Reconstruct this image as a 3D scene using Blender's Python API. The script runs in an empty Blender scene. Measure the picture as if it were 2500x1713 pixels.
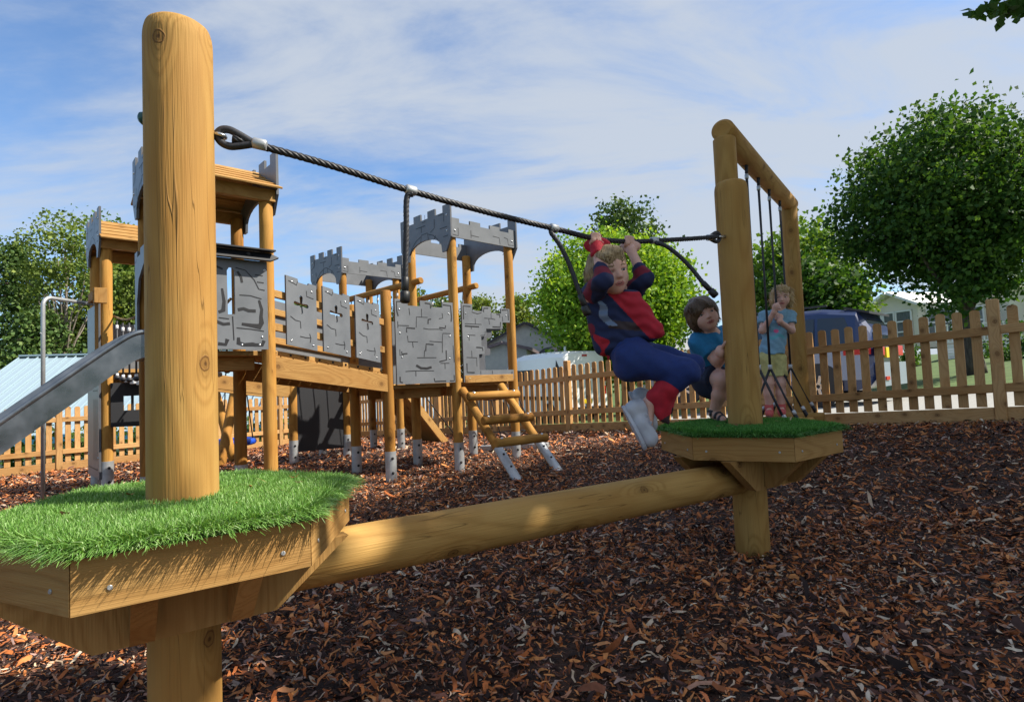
import bpy, math, random
import numpy as np
from mathutils import Vector, Matrix, geometry
random.seed(7)
rng = np.random.default_rng(7)
R = math.radians
scene = bpy.context.scene
COL = scene.collection

# ------------------------------------------------------------------ camera
FPX, W0, H0 = 1400.0, 2500.0, 1713.0
CAMZ = 0.87
cam_d = bpy.data.cameras.new('camera'); cam = bpy.data.objects.new('camera', cam_d); COL.objects.link(cam)
cam_d.sensor_width = 36; cam_d.lens = FPX / W0 * 36; cam_d.clip_start = 0.02; cam_d.clip_end = 2000
PITCH, ROLL = R(2.93), R(-2.38)
MROT = Matrix.Rotation(math.pi / 2 + PITCH, 4, 'X') @ Matrix.Rotation(ROLL, 4, 'Z')
cam.matrix_world = Matrix.Translation((0, 0, CAMZ)) @ MROT
scene.camera = cam
M3 = MROT.to_3x3()

def ray(px, py):
    return M3 @ Vector(((px - W0 / 2) / FPX, (H0 / 2 - py) / FPX, -1.0))
def at(px, py, D):          # the point seen at a photo position, D metres into the scene
    r = ray(px, py); r *= D / r.y
    return Vector((r.x, r.y, r.z + CAMZ))

# ------------------------------------------------------------------ ground height
def sstep(a, b, x):
    t = np.clip((x - a) / (b - a), 0, 1); return t * t * (3 - 2 * t)
def gz(x, y):
    x = np.asarray(x, float); y = np.asarray(y, float)
    P = 0.0368 * x - 0.0404 * y + 0.377
    u = 0.7071 * (x + y)
    pos = np.maximum(P, 0) * sstep(3.3, 6.3, u)
    z = pos + np.maximum(np.minimum(P, 0), -0.55)
    z = z - 0.32 * sstep(6.9, 8.2, u) * sstep(9, 14, y - 0.9 * np.abs(x - 1)) 
    z = z + 0.075 * np.maximum(0, x - 7) * sstep(8.0, 13, u)
    z = np.minimum(z, 1.6)
    z = z - 1.9 * sstep(9.6, 15, -0.77 * x + 0.64 * y - 2.2 + 0 * u) * sstep(1, 4, -x)
    return z
def gzf(x, y): return float(gz(x, y))

# ------------------------------------------------------------------ mesh building
class MB:
    def __init__(s): s.v = []; s.f = []; s.m = []; s.g = []; s.s = []; s.k = []
    def add(s, vs, fs, gs=None, m=0, smooth=False, ks=None):
        o = len(s.v); s.v += [tuple(v) for v in vs]
        s.g += [tuple(g) for g in (gs if gs is not None else vs)]
        s.k += [tuple(k) for k in (ks if ks is not None else [(g[0] + g[1], g[2], 0) for g in (gs if gs is not None else vs)])]
        s.f += [tuple(i + o for i in f) for f in fs]
        s.m += (m if isinstance(m, list) else [m] * len(fs)); s.s += (smooth if isinstance(smooth, list) else [smooth] * len(fs))
        return s
ORG = {}
def link(o, parent=None):
    COL.objects.link(o)
    if parent is not None: o.parent = parent; ORG[o.name] = ORG[parent.name]
    return o
def tag(o, label=None, cat=None, group=None, kind=None):
    for k, v in (('label', label), ('category', cat), ('group', group), ('kind', kind)):
        if v: o[k] = v
    return o
def thing(name, label, cat, loc, group=None):
    o = bpy.data.objects.new(name, None); o.empty_display_size = .1; COL.objects.link(o); o.location = loc
    ORG[o.name] = Vector(loc); return tag(o, label, cat, group)
def build(mb, name, mats, parent=None, loc=None, label=None):
    me = bpy.data.meshes.new(name)
    org = ORG[parent.name] if parent is not None else Vector(loc or (0, 0, 0))
    v = np.array(mb.v, float) - np.array(org)
    me.from_pydata(v.tolist(), [], mb.f)
    for m in (mats if isinstance(mats, (list, tuple)) else [mats]): me.materials.append(m)
    me.polygons.foreach_set('material_index', mb.m); me.polygons.foreach_set('use_smooth', mb.s)
    a = me.attributes.new('gc', 'FLOAT_VECTOR', 'POINT'); a.data.foreach_set('vector', np.array(mb.g, 'f').ravel())
    a = me.attributes.new('kc', 'FLOAT_VECTOR', 'POINT'); a.data.foreach_set('vector', np.array(mb.k, 'f').ravel())
    o = bpy.data.objects.new(name, me); link(o, parent)
    if parent is None: o.location = org; ORG[o.name] = org
    if label: o['label'] = label
    return o
def np_build(name, V, F, mats, rnd=None, parent=None, loc=(0, 0, 0), smooth=False, mi=None, nper=4):
    me = bpy.data.meshes.new(name); V = np.asarray(V, 'f'); F = np.asarray(F, 'i')
    org = ORG[parent.name] if parent is not None else Vector(loc)
    V = V - np.array(org, 'f')
    me.vertices.add(len(V)); me.vertices.foreach_set('co', V.ravel())
    k = F.shape[1]; me.loops.add(F.size); me.loops.foreach_set('vertex_index', F.ravel())
    me.polygons.add(len(F)); me.polygons.foreach_set('loop_start', np.arange(0, F.size, k, dtype='i'))
    for m in (mats if isinstance(mats, (list, tuple)) else [mats]): me.materials.append(m)
    if mi is not None: me.polygons.foreach_set('material_index', np.asarray(mi, 'i'))
    if smooth: me.polygons.foreach_set('use_smooth', np.ones(len(F), bool))
    if rnd is not None:
        a = me.attributes.new('rnd', 'FLOAT', 'POINT'); a.data.foreach_set('value', np.asarray(rnd, 'f'))
    me.update(calc_edges=True)
    o = bpy.data.objects.new(name, me); link(o, parent)
    if parent is None: o.location = org; ORG[o.name] = org
    return o

def basis(d):
    d = Vector(d).normalized()
    h = Vector((0, 0, 1)) if abs(d.z) < .9 else Vector((1, 0, 0))
    a = d.cross(h).normalized(); return a, d.cross(a).normalized(), d
def log(mb, a, b, r0, r1=None, n=24, dome=0.0, bev=.008, m=0, seed=None, bend=0.0):
    a = Vector(a); b = Vector(b); r1 = r1 or r0; d = b - a; L = d.length; x, y, z = basis(d)
    s = random.random() * 40 if seed is None else seed
    prof = [(0.0, 0.0), (0.0, r0 - bev), (bev, r0)]
    k = max(2, int(L / .25))
    prof += [(L * i / k, r0 + (r1 - r0) * i / k) for i in range(1, k)]
    if dome > 0:
        prof += [(L - dome, r1)] + [(L - dome + dome * math.sin(t), r1 * (.82 + .18 * math.cos(t)) if t < 1.2 else r1 * (.82 + .18 * math.cos(t)) * 1.0) for t in (.3, .6, .9, 1.1)]
        prof += [(L + dome * .05, r1 * .78), (L + dome * .16, r1 * .5), (L + dome * .2, 0.0)]
    else:
        prof += [(L - bev, r1), (L, r1 - bev), (L, 0.0)]
    vs = []; gs = []; ks = []; fs = []; sm = []; n1 = n + 1; ph0 = -.4 if abs(z.z) < .9 else 0.0
    for j, (t, r) in enumerate(prof):
        for i in range(n1):
            an = 2 * math.pi * i / n + ph0; w = r * (1 + .012 * math.sin(2 * an + s) + .008 * math.sin(3 * an + s * 2 + t * 3))
            off = bend * math.sin(math.pi * t / L) if bend else 0
            p = a + z * t + x * (w * math.cos(an) + off) + y * (w * math.sin(an))
            vs.append(p); gs.append((w * math.cos(an) + s, w * math.sin(an) - s, t + s * 3)); ks.append((an * max(r, r0 * .1) + s, t + s * 2, 0))
    for j in range(len(prof) - 1):
        for i in range(n):
            q = (j * n1 + i, j * n1 + i + 1, (j + 1) * n1 + i + 1, (j + 1) * n1 + i)
            if prof[j][1] == 0: q = (q[0], q[2], q[3])
            if prof[j + 1][1] == 0: q = (q[0], q[1], q[2])
            fs.append(q); sm.append(2 <= j < len(prof) - (8 if dome else 3) or dome > 0 and j >= 2)
    # orientation outward
    fs = [tuple(reversed(f)) for f in fs]
    mb.add(vs, fs, gs, m, sm, ks); return mb
def box(mb, c, dims, U=(1, 0, 0), V=(0, 1, 0), Wv=None, bev=.003, m=0, seed=None):
    U = Vector(U).normalized(); V = Vector(V).normalized(); Wv = Vector(Wv).normalized() if Wv is not None else U.cross(V).normalized()
    c = Vector(c); hx, hy, hz = [d / 2 for d in dims]; bv = min(bev, hx * .4, hy * .4, hz * .4)
    s = random.random() * 40 if seed is None else seed
    k = max(range(3), key=lambda i: dims[i])
    vs = []; gs = []; idx = {}
    for sx in (-1, 1):
        for sy in (-1, 1):
            for sz in (-1, 1):
                for ax in range(3):
                    h = [hx - bv, hy - bv, hz - bv]; h[ax] += bv
                    l = (sx * h[0], sy * h[1], sz * h[2])
                    idx[(sx, sy, sz, ax)] = len(vs); vs.append(c + U * l[0] + V * l[1] + Wv * l[2])
                    g = [l[(k + 1) % 3] + s, l[(k + 2) % 3] - s, l[k] + s * 3]; gs.append(g)
    fs = []
    S = (-1, 1)
    def I(t, ax): return idx[(t[0], t[1], t[2], ax)]
    for ax in range(3):
        o = [(ax + 1) % 3, (ax + 2) % 3]
        for sg in S:
            q = []
            for (p, r) in ((-1, -1), (1, -1), (1, 1), (-1, 1)):
                t = [0, 0, 0]; t[ax] = sg; t[o[0]] = p; t[o[1]] = r; q.append(I(t, ax))
            fs.append(q if sg > 0 else q[::-1])
        for p in S:
            for r in S:
                t0 = [0, 0, 0]; t0[ax] = -1; t0[o[0]] = p; t0[o[1]] = r; t1 = list(t0); t1[ax] = 1
                q = [I(t0, o[0]), I(t1, o[0]), I(t1, o[1]), I(t0, o[1])]
                fs.append(q if p * r < 0 else q[::-1])
    for sx in S:
        for sy in S:
            for sz in S:
                q = [idx[(sx, sy, sz, 0)], idx[(sx, sy, sz, 1)], idx[(sx, sy, sz, 2)]]
                fs.append(q if sx * sy * sz > 0 else q[::-1])
    mb.add(vs, fs, gs, m, False); return mb
def beam(mb, a, b, w, h, up=(0, 0, 1), bev=.003, m=0, ext=0):
    a = Vector(a); b = Vector(b); d = (b - a); L = d.length + 2 * ext; U = d.normalized(); s = U.cross(Vector(up)).normalized(); v = s.cross(U)
    return box(mb, (a + b) / 2, (L, w, h), U, s, v, bev, m)
def prism(mb, outline, holes, O, U, V, N, th, m=0, ms=None):
    ms = m if ms is None else ms; O = Vector(O); U = Vector(U); V = Vector(V); N = Vector(N).normalized()
    loops = [outline] + list(holes); pts = [p for l in loops for p in l]
    tris = geometry.tessellate_polygon([[Vector((p[0], p[1], 0)) for p in l] for l in loops])
    n = len(pts); P3 = [O + U * p[0] + V * p[1] for p in pts]
    vs = P3 + [p - N * th for p in P3]; s = random.random() * 30
    ul, vl = U.length, V.length
    gs = [(p[0] * ul + s, s, p[1] * vl + s) for p in pts] + [(p[0] * ul + s, s + th, p[1] * vl + s) for p in pts]
    nrm = U.cross(V); flip = nrm.dot(N) < 0
    fs = []; mm = []
    for t in tris:
        a, b, c = t; ar = (pts[b][0] - pts[a][0]) * (pts[c][1] - pts[a][1]) - (pts[b][1] - pts[a][1]) * (pts[c][0] - pts[a][0])
        if (ar < 0) != flip: a, b, c = c, b, a
        fs.append((a, b, c)); fs.append((c + n, b + n, a + n)); mm += [m, m]
    k = 0
    for li, l in enumerate(loops):
        ar = sum(l[i][0] * l[(i + 1) % len(l)][1] - l[(i + 1) % len(l)][0] * l[i][1] for i in range(len(l)))
        ccw = (ar > 0) != flip
        if li: ccw = not ccw
        for i in range(len(l)):
            a = k + i; b = k + (i + 1) % len(l)
            q = (a, a + n, b + n, b)
            fs.append(q if ccw else q[::-1]); mm.append(ms)
        k += len(l)
    mb.add(vs, fs, gs, mm, False); return mb
def stroke(mb, pts, w, O, U, V, N, m, lift=.0015):
    """an engraved line on a panel; w in metres, (u,v) in panel units"""
    O = Vector(O); U = Vector(U); V = Vector(V); N = Vector(N).normalized()
    P = [O + U * p[0] + V * p[1] + N * lift for p in pts]
    ws = [p[2] if len(p) > 2 else 1 for p in pts]
    vs = []
    for i, p in enumerate(P):
        d = (P[min(i + 1, len(P) - 1)] - P[max(i - 1, 0)]); d.normalize(); s = N.cross(d) * (w * ws[i] / 2)
        vs += [p + s, p - s]
    mb.add(vs, [(2 * i + 1, 2 * i + 3, 2 * i + 2, 2 * i) for i in range(len(P) - 1)], None, m, False); return mb
def catmull(pts, k=8):
    P = [Vector(p) for p in pts]; P = [2 * P[0] - P[1]] + P + [2 * P[-1] - P[-2]]; out = []
    for i in range(1, len(P) - 2):
        for j in range(k):
            t = j / k; a, b, c, d = P[i - 1:i + 3]
            out.append(.5 * ((2 * b) + (c - a) * t + (2 * a - 5 * b + 4 * c - d) * t * t + (3 * b - a - 3 * c + d) * t ** 3))
    out.append(P[-2]); return out
def tube(mb, pts, r, n=12, m=0, lobes=0, twist=0.0, closed=False, cap=True, rs=None):
    P = [Vector(p) for p in pts]; N = len(P); vs = []; gs = []
    x = None; acc = 0; s = random.random() * 20
    for i, p in enumerate(P):
        if closed: d = P[(i + 1) % N] - P[i - 1]
        else: d = P[min(i + 1, N - 1)] - P[max(i - 1, 0)]
        d.normalize()
        if x is None: x = basis(d)[0]
        x = (x - d * x.dot(d)).normalized(); y = d.cross(x)
        if i: acc += (P[i] - P[i - 1]).length
        rr = (rs[i] if rs else r)
        for j in range(n):
            an = 2 * math.pi * j / n; ph = an + acc * twist
            q = rr * (1 + (.13 * (abs(math.cos(lobes * an / 2)) * 2 - 1.2) if lobes else 0))
            vs.append(p + x * (q * math.cos(ph)) + y * (q * math.sin(ph))); gs.append((math.cos(an) * rr + s, math.sin(an) * rr, acc + s))
    fs = []
    for i in range(N if closed else N - 1):
        for j in range(n):
            a = i * n + j; b = i * n + (j + 1) % n; c = ((i + 1) % N) * n + (j + 1) % n; d = ((i + 1) % N) * n + j
            fs.append((a, b, c, d))
    sm = [True] * len(fs)
    if cap and not closed:
        fs += [tuple(range(n))[::-1], tuple((N - 1) * n + j for j in range(n))]; sm += [False, False]
    mb.add(vs, fs, gs, m, sm); return mb
def resample(pts, step):
    P = [Vector(p) for p in pts]; out = [P[0]]; 
    for i in range(len(P) - 1):
        L = (P[i + 1] - P[i]).length; k = max(1, int(round(L / step)))
        for j in range(1, k + 1): out.append(P[i].lerp(P[i + 1], j / k))
    return out
def ball(mb, c, rad, m=0, n=12, k=8, axes=None):
    rad = (rad,) * 3 if not hasattr(rad, '__len__') else rad; c = Vector(c)
    A = axes or (Vector((1, 0, 0)), Vector((0, 1, 0)), Vector((0, 0, 1)))
    vs = []; fs = []
    for j in range(k + 1):
        th = math.pi * j / k
        for i in range(n):
            ph = 2 * math.pi * i / n
            vs.append(c + A[0] * (rad[0] * math.sin(th) * math.cos(ph)) + A[1] * (rad[1] * math.sin(th) * math.sin(ph)) + A[2] * (rad[2] * math.cos(th)))
    for j in range(k):
        for i in range(n):
            q = (j * n + i, (j + 1) * n + i, (j + 1) * n + (i + 1) % n, j * n + (i + 1) % n)
            if j == 0: q = (q[0], q[1], q[2])
            elif j == k - 1: q = (q[0], q[1], q[3])
            fs.append(q)
    mb.add(vs, fs, None, m, True); return mb
def bolt(mb, p, nrm, r=.012, m=0):
    x, y, z = basis(nrm); p = Vector(p)
    log(mb, p - z * .004, p + z * .003, r, n=12, bev=.001, m=m); ball(mb, p + z * .002, (r * .8, r * .8, r * .55), m, 10, 6, (x, y, z)); return mb
def vtop(x, y, z): return Vector((x, y, z))

# ------------------------------------------------------------------ materials
def mat(name, col=(.5, .5, .5), rough=.6, metal=0.0, **kw):
    m = bpy.data.materials.new(name); m.use_nodes = True; n = m.node_tree.nodes; b = n['Principled BSDF']
    b.inputs['Base Color'].default_value = (*col, 1); b.inputs['Roughness'].default_value = rough; b.inputs['Metallic'].default_value = metal
    for k, v in kw.items(): b.inputs[k].default_value = v
    return m
class NT:
    def __init__(s, m): s.t = m.node_tree; s.n = s.t.nodes; s.b = s.n.get('Principled BSDF')
    def new(s, t, **kw):
        x = s.n.new(t)
        for k, v in kw.items():
            if k.startswith('i_'):
                kk = k[2:]; kk = int(kk) if kk.isdigit() else kk.replace('_', ' ')
                if isinstance(v, bpy.types.NodeSocket): s.t.links.new(v, x.inputs[kk])
                else: x.inputs[kk].default_value = v
            else: setattr(x, k, v)
        return x
    def link(s, a, b): s.t.links.new(a, b)
    def ramp(s, fac, stops, interp='LINEAR'):
        r = s.n.new('ShaderNodeValToRGB'); r.color_ramp.interpolation = interp
        while len(r.color_ramp.elements) < len(stops): r.color_ramp.elements.new(.5)
        for e, (p, c) in zip(r.color_ramp.elements, stops): e.position = p; e.color = (*c, 1) if len(c) == 3 else c
        s.link(fac, r.inputs[0]); return r.outputs[0]
    def mix(s, f, a, b, mode='MIX'):
        x = s.n.new('ShaderNodeMix'); x.data_type = 'RGBA'; x.blend_type = mode
        for i, v in ((0, f), (6, a), (7, b)):
            if isinstance(v, bpy.types.NodeSocket): s.link(v, x.inputs[i])
            else: x.inputs[i].default_value = v if not hasattr(v, '__len__') else (*v, 1)[:4]
        return x.outputs[2]
    def math(s, op, a, b=0.0, c=None):
        x = s.n.new('ShaderNodeMath'); x.operation = op
        for i, v in enumerate((a, b, c)):
            if v is None: continue
            if isinstance(v, bpy.types.NodeSocket): s.link(v, x.inputs[i])
            else: x.inputs[i].default_value = v
        return x.outputs[0]
    def bump(s, h, strength=.4, dist=.002):
        b = s.new('ShaderNodeBump', i_Strength=strength, i_Distance=dist); s.link(h, b.inputs['Height']); s.link(b.outputs[0], s.b.inputs['Normal'])
def wood(name, light, dark, knot=(.13, .05, .014), rings=26, crack=True, rough=.74, knots=True, kscale=1.0, kamt=.45):
    m = mat(name, light, rough); t = NT(m); t.b.inputs['Specular IOR Level'].default_value = .22
    g = t.new('ShaderNodeAttribute', attribute_name='gc').outputs['Vector']; kc = t.new('ShaderNodeAttribute', attribute_name='kc').outputs['Vector']
    def mapv(v, s): x = t.new('ShaderNodeMapping', i_Vector=v); x.inputs['Scale'].default_value = s; return x.outputs[0]
    # knots: cells on the unrolled surface
    sx, sz = 8.0 * kscale, 2.9 * kscale
    mk = mapv(kc, (sx, sz, 1)); vo = t.new('ShaderNodeTexVoronoi', i_Vector=mk, i_Scale=1.0, i_Randomness=.8, voronoi_dimensions='2D')
    df = t.new('ShaderNodeVectorMath', operation='SUBTRACT', i_0=mk, i_1=vo.outputs['Position']).outputs[0]
    iso = t.new('ShaderNodeVectorMath', operation='MULTIPLY', i_0=df, i_1=(1 / sx, 1 / sz * .8, 0)).outputs[0]; kd = t.new('ShaderNodeVectorMath', operation='LENGTH', i_0=iso).outputs['Value']
    fl = t.new('ShaderNodeVectorMath', operation='MULTIPLY', i_0=df, i_1=(1 / sx, .35 / sz, 0)).outputs[0]; fd = t.new('ShaderNodeVectorMath', operation='LENGTH', i_0=fl).outputs['Value']
    sel = t.math('LESS_THAN', t.new('ShaderNodeSeparateColor', i_0=vo.outputs['Color']).outputs[0], kamt)
    kn = t.new('ShaderNodeTexNoise', i_Vector=g, i_Scale=55.0, i_Detail=2.0).outputs[0]; kd = t.math('ADD', kd, t.math('MULTIPLY', t.math('SUBTRACT', kn, .5), .010))
    halo = t.math('MULTIPLY', t.math('MULTIPLY', t.math('MAXIMUM', t.math('SUBTRACT', t.math('EXPONENT', t.math('MULTIPLY', fd, -30.0)), .24), 0.0), 1.3), sel)
    n1 = t.new('ShaderNodeTexNoise', i_Vector=mapv(g, (8, 8, 1.5)), i_Scale=1.0, i_Detail=1.2, i_Roughness=.4)
    rg = t.math('ADD', t.math('MULTIPLY', n1.outputs[0], float(rings) * 1.25), t.math('MULTIPLY', halo, 8.5 if knots else 0.0))
    wv = t.math('POWER', t.math('MULTIPLY_ADD', t.math('SINE', t.math('MULTIPLY', rg, 3.1)), .5, .5), 2.2)
    fine = t.new('ShaderNodeTexNoise', i_Vector=mapv(g, (210, 210, 6)), i_Scale=1.0, i_Detail=2.0).outputs[0]
    fib = t.new('ShaderNodeMapRange', i_0=fine, i_1=.35, i_2=.7, i_3=0.0, i_4=1.0).outputs[0]
    f = t.math('ADD', t.math('MULTIPLY', wv, .42), t.math('MULTIPLY', fib, .20))
    col = t.mix(f, light, dark)
    big = t.new('ShaderNodeTexNoise', i_Vector=mapv(g, (1, 1, .6)), i_Scale=4.5, i_Detail=3.0).outputs[0]
    col = t.mix(t.new('ShaderNodeMapRange', i_0=big, i_1=.45, i_2=.68, i_3=0.0, i_4=.55).outputs[0], col, tuple(c * s for c, s in zip(light, (.78, .62, .45))))
    h = t.math('ADD', t.math('MULTIPLY', wv, -.5), t.math('MULTIPLY', fib, -.6))
    if knots:
        core = t.math('MULTIPLY', t.new('ShaderNodeMapRange', i_0=kd, i_1=.010, i_2=.014, i_3=1.0, i_4=0.0).outputs[0], sel)
        ring = t.math('MULTIPLY', t.new('ShaderNodeMapRange', i_0=t.math('ABSOLUTE', t.math('SUBTRACT', kd, .0135)), i_1=.0, i_2=.0028, i_3=1.0, i_4=0.0).outputs[0], sel)
        stain = t.math('MULTIPLY', t.new('ShaderNodeMapRange', i_0=kd, i_1=.012, i_2=.045, i_3=.5, i_4=0.0).outputs[0], sel)
        col = t.mix(stain, col, tuple(c * .6 for c in dark)); col = t.mix(t.math('MULTIPLY', core, .55), col, tuple(.5 * (a_ + b_) for a_, b_ in zip(dark, knot))); col = t.mix(t.math('MULTIPLY', ring, .85), col, knot)
        cc_ = t.math('MULTIPLY', t.new('ShaderNodeMapRange', i_0=kd, i_1=.002, i_2=.006, i_3=1.0, i_4=0.0).outputs[0], sel); col = t.mix(t.math('MULTIPLY', cc_, .8), col, tuple(c * .5 for c in knot))
        h = t.math('SUBTRACT', h, t.math('MULTIPLY', ring, 1.2))
    if crack:
        cn = t.new('ShaderNodeTexNoise', i_Vector=mapv(g, (30, 30, .9)), i_Scale=1.0, i_Detail=1.5).outputs[0]
        cr = t.new('ShaderNodeMapRange', i_0=t.math('ABSOLUTE', t.math('SUBTRACT', cn, .5)), i_1=.0, i_2=.006, i_3=1.0, i_4=0.0).outputs[0]
        msk = t.new('ShaderNodeMapRange', i_0=t.new('ShaderNodeTexNoise', i_Vector=g, i_Scale=3.7, i_Detail=0.0).outputs[0], i_1=.47, i_2=.56, i_3=0.0, i_4=1.0).outputs[0]
        cr = t.math('MULTIPLY', cr, msk)
        col = t.mix(t.math('MULTIPLY', cr, .6), col, tuple(c * .28 for c in dark)); h = t.math('SUBTRACT', h, t.math('MULTIPLY', cr, 2.5))
    oi = t.new('ShaderNodeObjectInfo').outputs['Random']; tone = t.ramp(oi, [(0, (1.0, .93, .84)), (.5, (1.25, 1.25, 1.25)), (1, (1.42, 1.44, 1.5))]); col = t.mix(1.0, col, tone, 'MULTIPLY')
    t.link(col, t.b.inputs['Base Color']); t.bump(h, .5, .002); return m
def noisy(name, c1, c2, scale=20, rough=.6, metal=0.0, bump=.2, detail=4.0, dist=.002, coord='Object', stretch=(1, 1, 1), lo=.3, hi=.7, rr=None):
    m = mat(name, c1, rough, metal); t = NT(m); tc = t.new('ShaderNodeTexCoord')
    mp = t.new('ShaderNodeMapping', i_Vector=tc.outputs[coord]); mp.inputs['Scale'].default_value = stretch
    n = t.new('ShaderNodeTexNoise', i_Vector=mp.outputs[0], i_Scale=float(scale), i_Detail=detail).outputs[0]
    t.link(t.ramp(n, [(lo, c1), (hi, c2)]), t.b.inputs['Base Color'])
    if rr: t.link(t.new('ShaderNodeMapRange', i_0=n, i_1=.3, i_2=.7, i_3=rr[0], i_4=rr[1]).outputs[0], t.b.inputs['Roughness'])
    if bump: t.bump(n, bump, dist)
    return m
def by_rnd(name, stops, rough=.7, trans=0.0, interp='LINEAR', spec=.3, noise=None):
    m = mat(name, stops[0][1], rough); t = NT(m); a = t.new('ShaderNodeAttribute', attribute_name='rnd').outputs['Fac']
    c = t.ramp(a, stops, interp)
    if noise:
        tc = t.new('ShaderNodeTexCoord'); n = t.new('ShaderNodeTexNoise', i_Vector=tc.outputs['Object'], i_Scale=float(noise), i_Detail=2.0).outputs[0]
        c = t.mix(t.new('ShaderNodeMapRange', i_0=n, i_1=.4, i_2=.62, i_3=0.0, i_4=.45).outputs[0], c, t.mix(1.0, c, (.5, .55, .45), 'MULTIPLY'))
    t.link(c, t.b.inputs['Base Color']); t.b.inputs['Specular IOR Level'].default_value = spec
    if trans:
        out = t.n['Material Output']; tr = t.new('ShaderNodeBsdfTranslucent'); t.link(t.mix(1.0, c, (1.5, 1.35, .6), 'MULTIPLY'), tr.inputs[0])
        mx = t.new('ShaderNodeMixShader', i_0=trans); t.link(t.b.outputs[0], mx.inputs[1]); t.link(tr.outputs[0], mx.inputs[2]); t.link(mx.outputs[0], out.inputs[0])
    return m
M = {}
M['post'] = wood('pine_post', (.55, .325, .095), (.34, .175, .040), rings=9)
M['tower_post'] = wood('pine_tower_post', (.56, .29, .065), (.35, .155, .030), rings=9)
M['plank'] = wood('sawn_plank', (.52, .30, .10), (.34, .17, .045), rings=22, crack=False)
M['fence'] = wood('fence_wood', (.66, .39, .16), (.44, .23, .085), rings=20, crack=False, kscale=1.3)
M['shaded_pine'] = wood('shaded_pine_post', (.42, .25, .085), (.28, .155, .05), rings=14)  # post pine with shade darkened into its colours; no part uses it
M['board'] = noisy('grey_plastic_board', (.145, .157, .178), (.20, .213, .237), 6, .42, bump=.05)
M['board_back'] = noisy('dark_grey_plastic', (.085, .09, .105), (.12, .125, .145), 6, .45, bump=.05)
M['ink'] = mat('engraved_black', (.012, .012, .016), .5)
M['steel'] = noisy('galvanised_steel', (.46, .48, .50), (.62, .64, .66), 14, .42, .55, .1)
M['slide'] = noisy('slide_steel', (.17, .20, .23), (.27, .30, .34), 9, .30, .85, .1, rr=(.22, .42))
M['bolt'] = mat('dark_bolt', (.03, .03, .033), .4, .6)
M['chrome'] = mat('bright_metal', (.75, .76, .78), .25, .9)
M['rope'] = noisy('black_rope', (.008, .008, .012), (.035, .035, .045), 260, .55, bump=.3, dist=.0008)
M['rubber'] = mat('black_rubber', (.01, .01, .012), .45)
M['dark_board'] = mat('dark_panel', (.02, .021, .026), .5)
M['white_plastic'] = mat('white_plastic', (.75, .76, .8), .35)
# ------------------------------------------------------------------ ground
def sheet(name, xs, ys, zf, m, keep=None):
    X, Y = np.meshgrid(xs, ys, indexing='ij'); Z = zf(X, Y); V = np.stack([X, Y, Z], -1).reshape(-1, 3)
    n = len(ys); i, j = np.meshgrid(np.arange(len(xs) - 1), np.arange(n - 1), indexing='ij')
    F = np.stack([i * n + j, (i + 1) * n + j, (i + 1) * n + j + 1, i * n + j + 1], -1).reshape(-1, 4)
    if keep is not None:
        c = V[F].mean(1); F = F[keep(c[:, 0], c[:, 1])]
    o = np_build(name, V, F, m, smooth=True); return tag(o, kind='structure')
M['grass_ground'] = noisy('lawn', (.045, .09, .014), (.10, .17, .03), 3.5, .9, bump=.5, dist=.03, detail=8)
M['bark_ground'] = noisy('bark_bed', (.020, .010, .007), (.10, .042, .022), 42, .95, bump=1.0, dist=.02, detail=8)
M['tarmac'] = noisy('road_tarmac', (.30, .30, .29), (.42, .42, .40), 30, .9, bump=.2)
gx = np.concatenate([np.linspace(-400, -30, 12), np.linspace(-28, 28, 113), np.linspace(30, 400, 12)])
gy = np.concatenate([np.linspace(-60, -6, 8), np.linspace(-5, 34, 88), np.linspace(36, 600, 18)])
sheet('ground', gx, gy, lambda x, y: gz(x, y) - .02, M['grass_ground'])
FA, FB, FC = Vector((5.45, 3.64, 0)), Vector((-3.63, 13.3, 0)), Vector((-8.9, 6.9, 0))     # right end, corner, left end of the fence
def inside(x, y):
    s1 = (FB.x - FA.x) * (y - FA.y) - (FB.y - FA.y) * (x - FA.x)
    s2 = (FC.x - FB.x) * (y - FB.y) - (FC.y - FB.y) * (x - FB.x)
    return (s1 > 0) & (s2 > 0)
sheet('bark_ground', np.linspace(-10.5, 7, 141), np.linspace(-2.5, 13.6, 131), lambda x, y: gz(x, y) + .012 * np.sin(x * 7.3 + y * 2.1) * np.sin(y * 6.1 - x * 1.7), M['bark_ground'], inside)
def beyond(x, y):
    u = .7266 * (x - FA.x) + .687 * (y - FA.y); return (u > .5) & (u < 6.8)
sheet('road', np.linspace(-12, 24, 121), np.linspace(-8, 40, 121), lambda x, y: gz(x, y) + .004, M['tarmac'], beyond)

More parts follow.
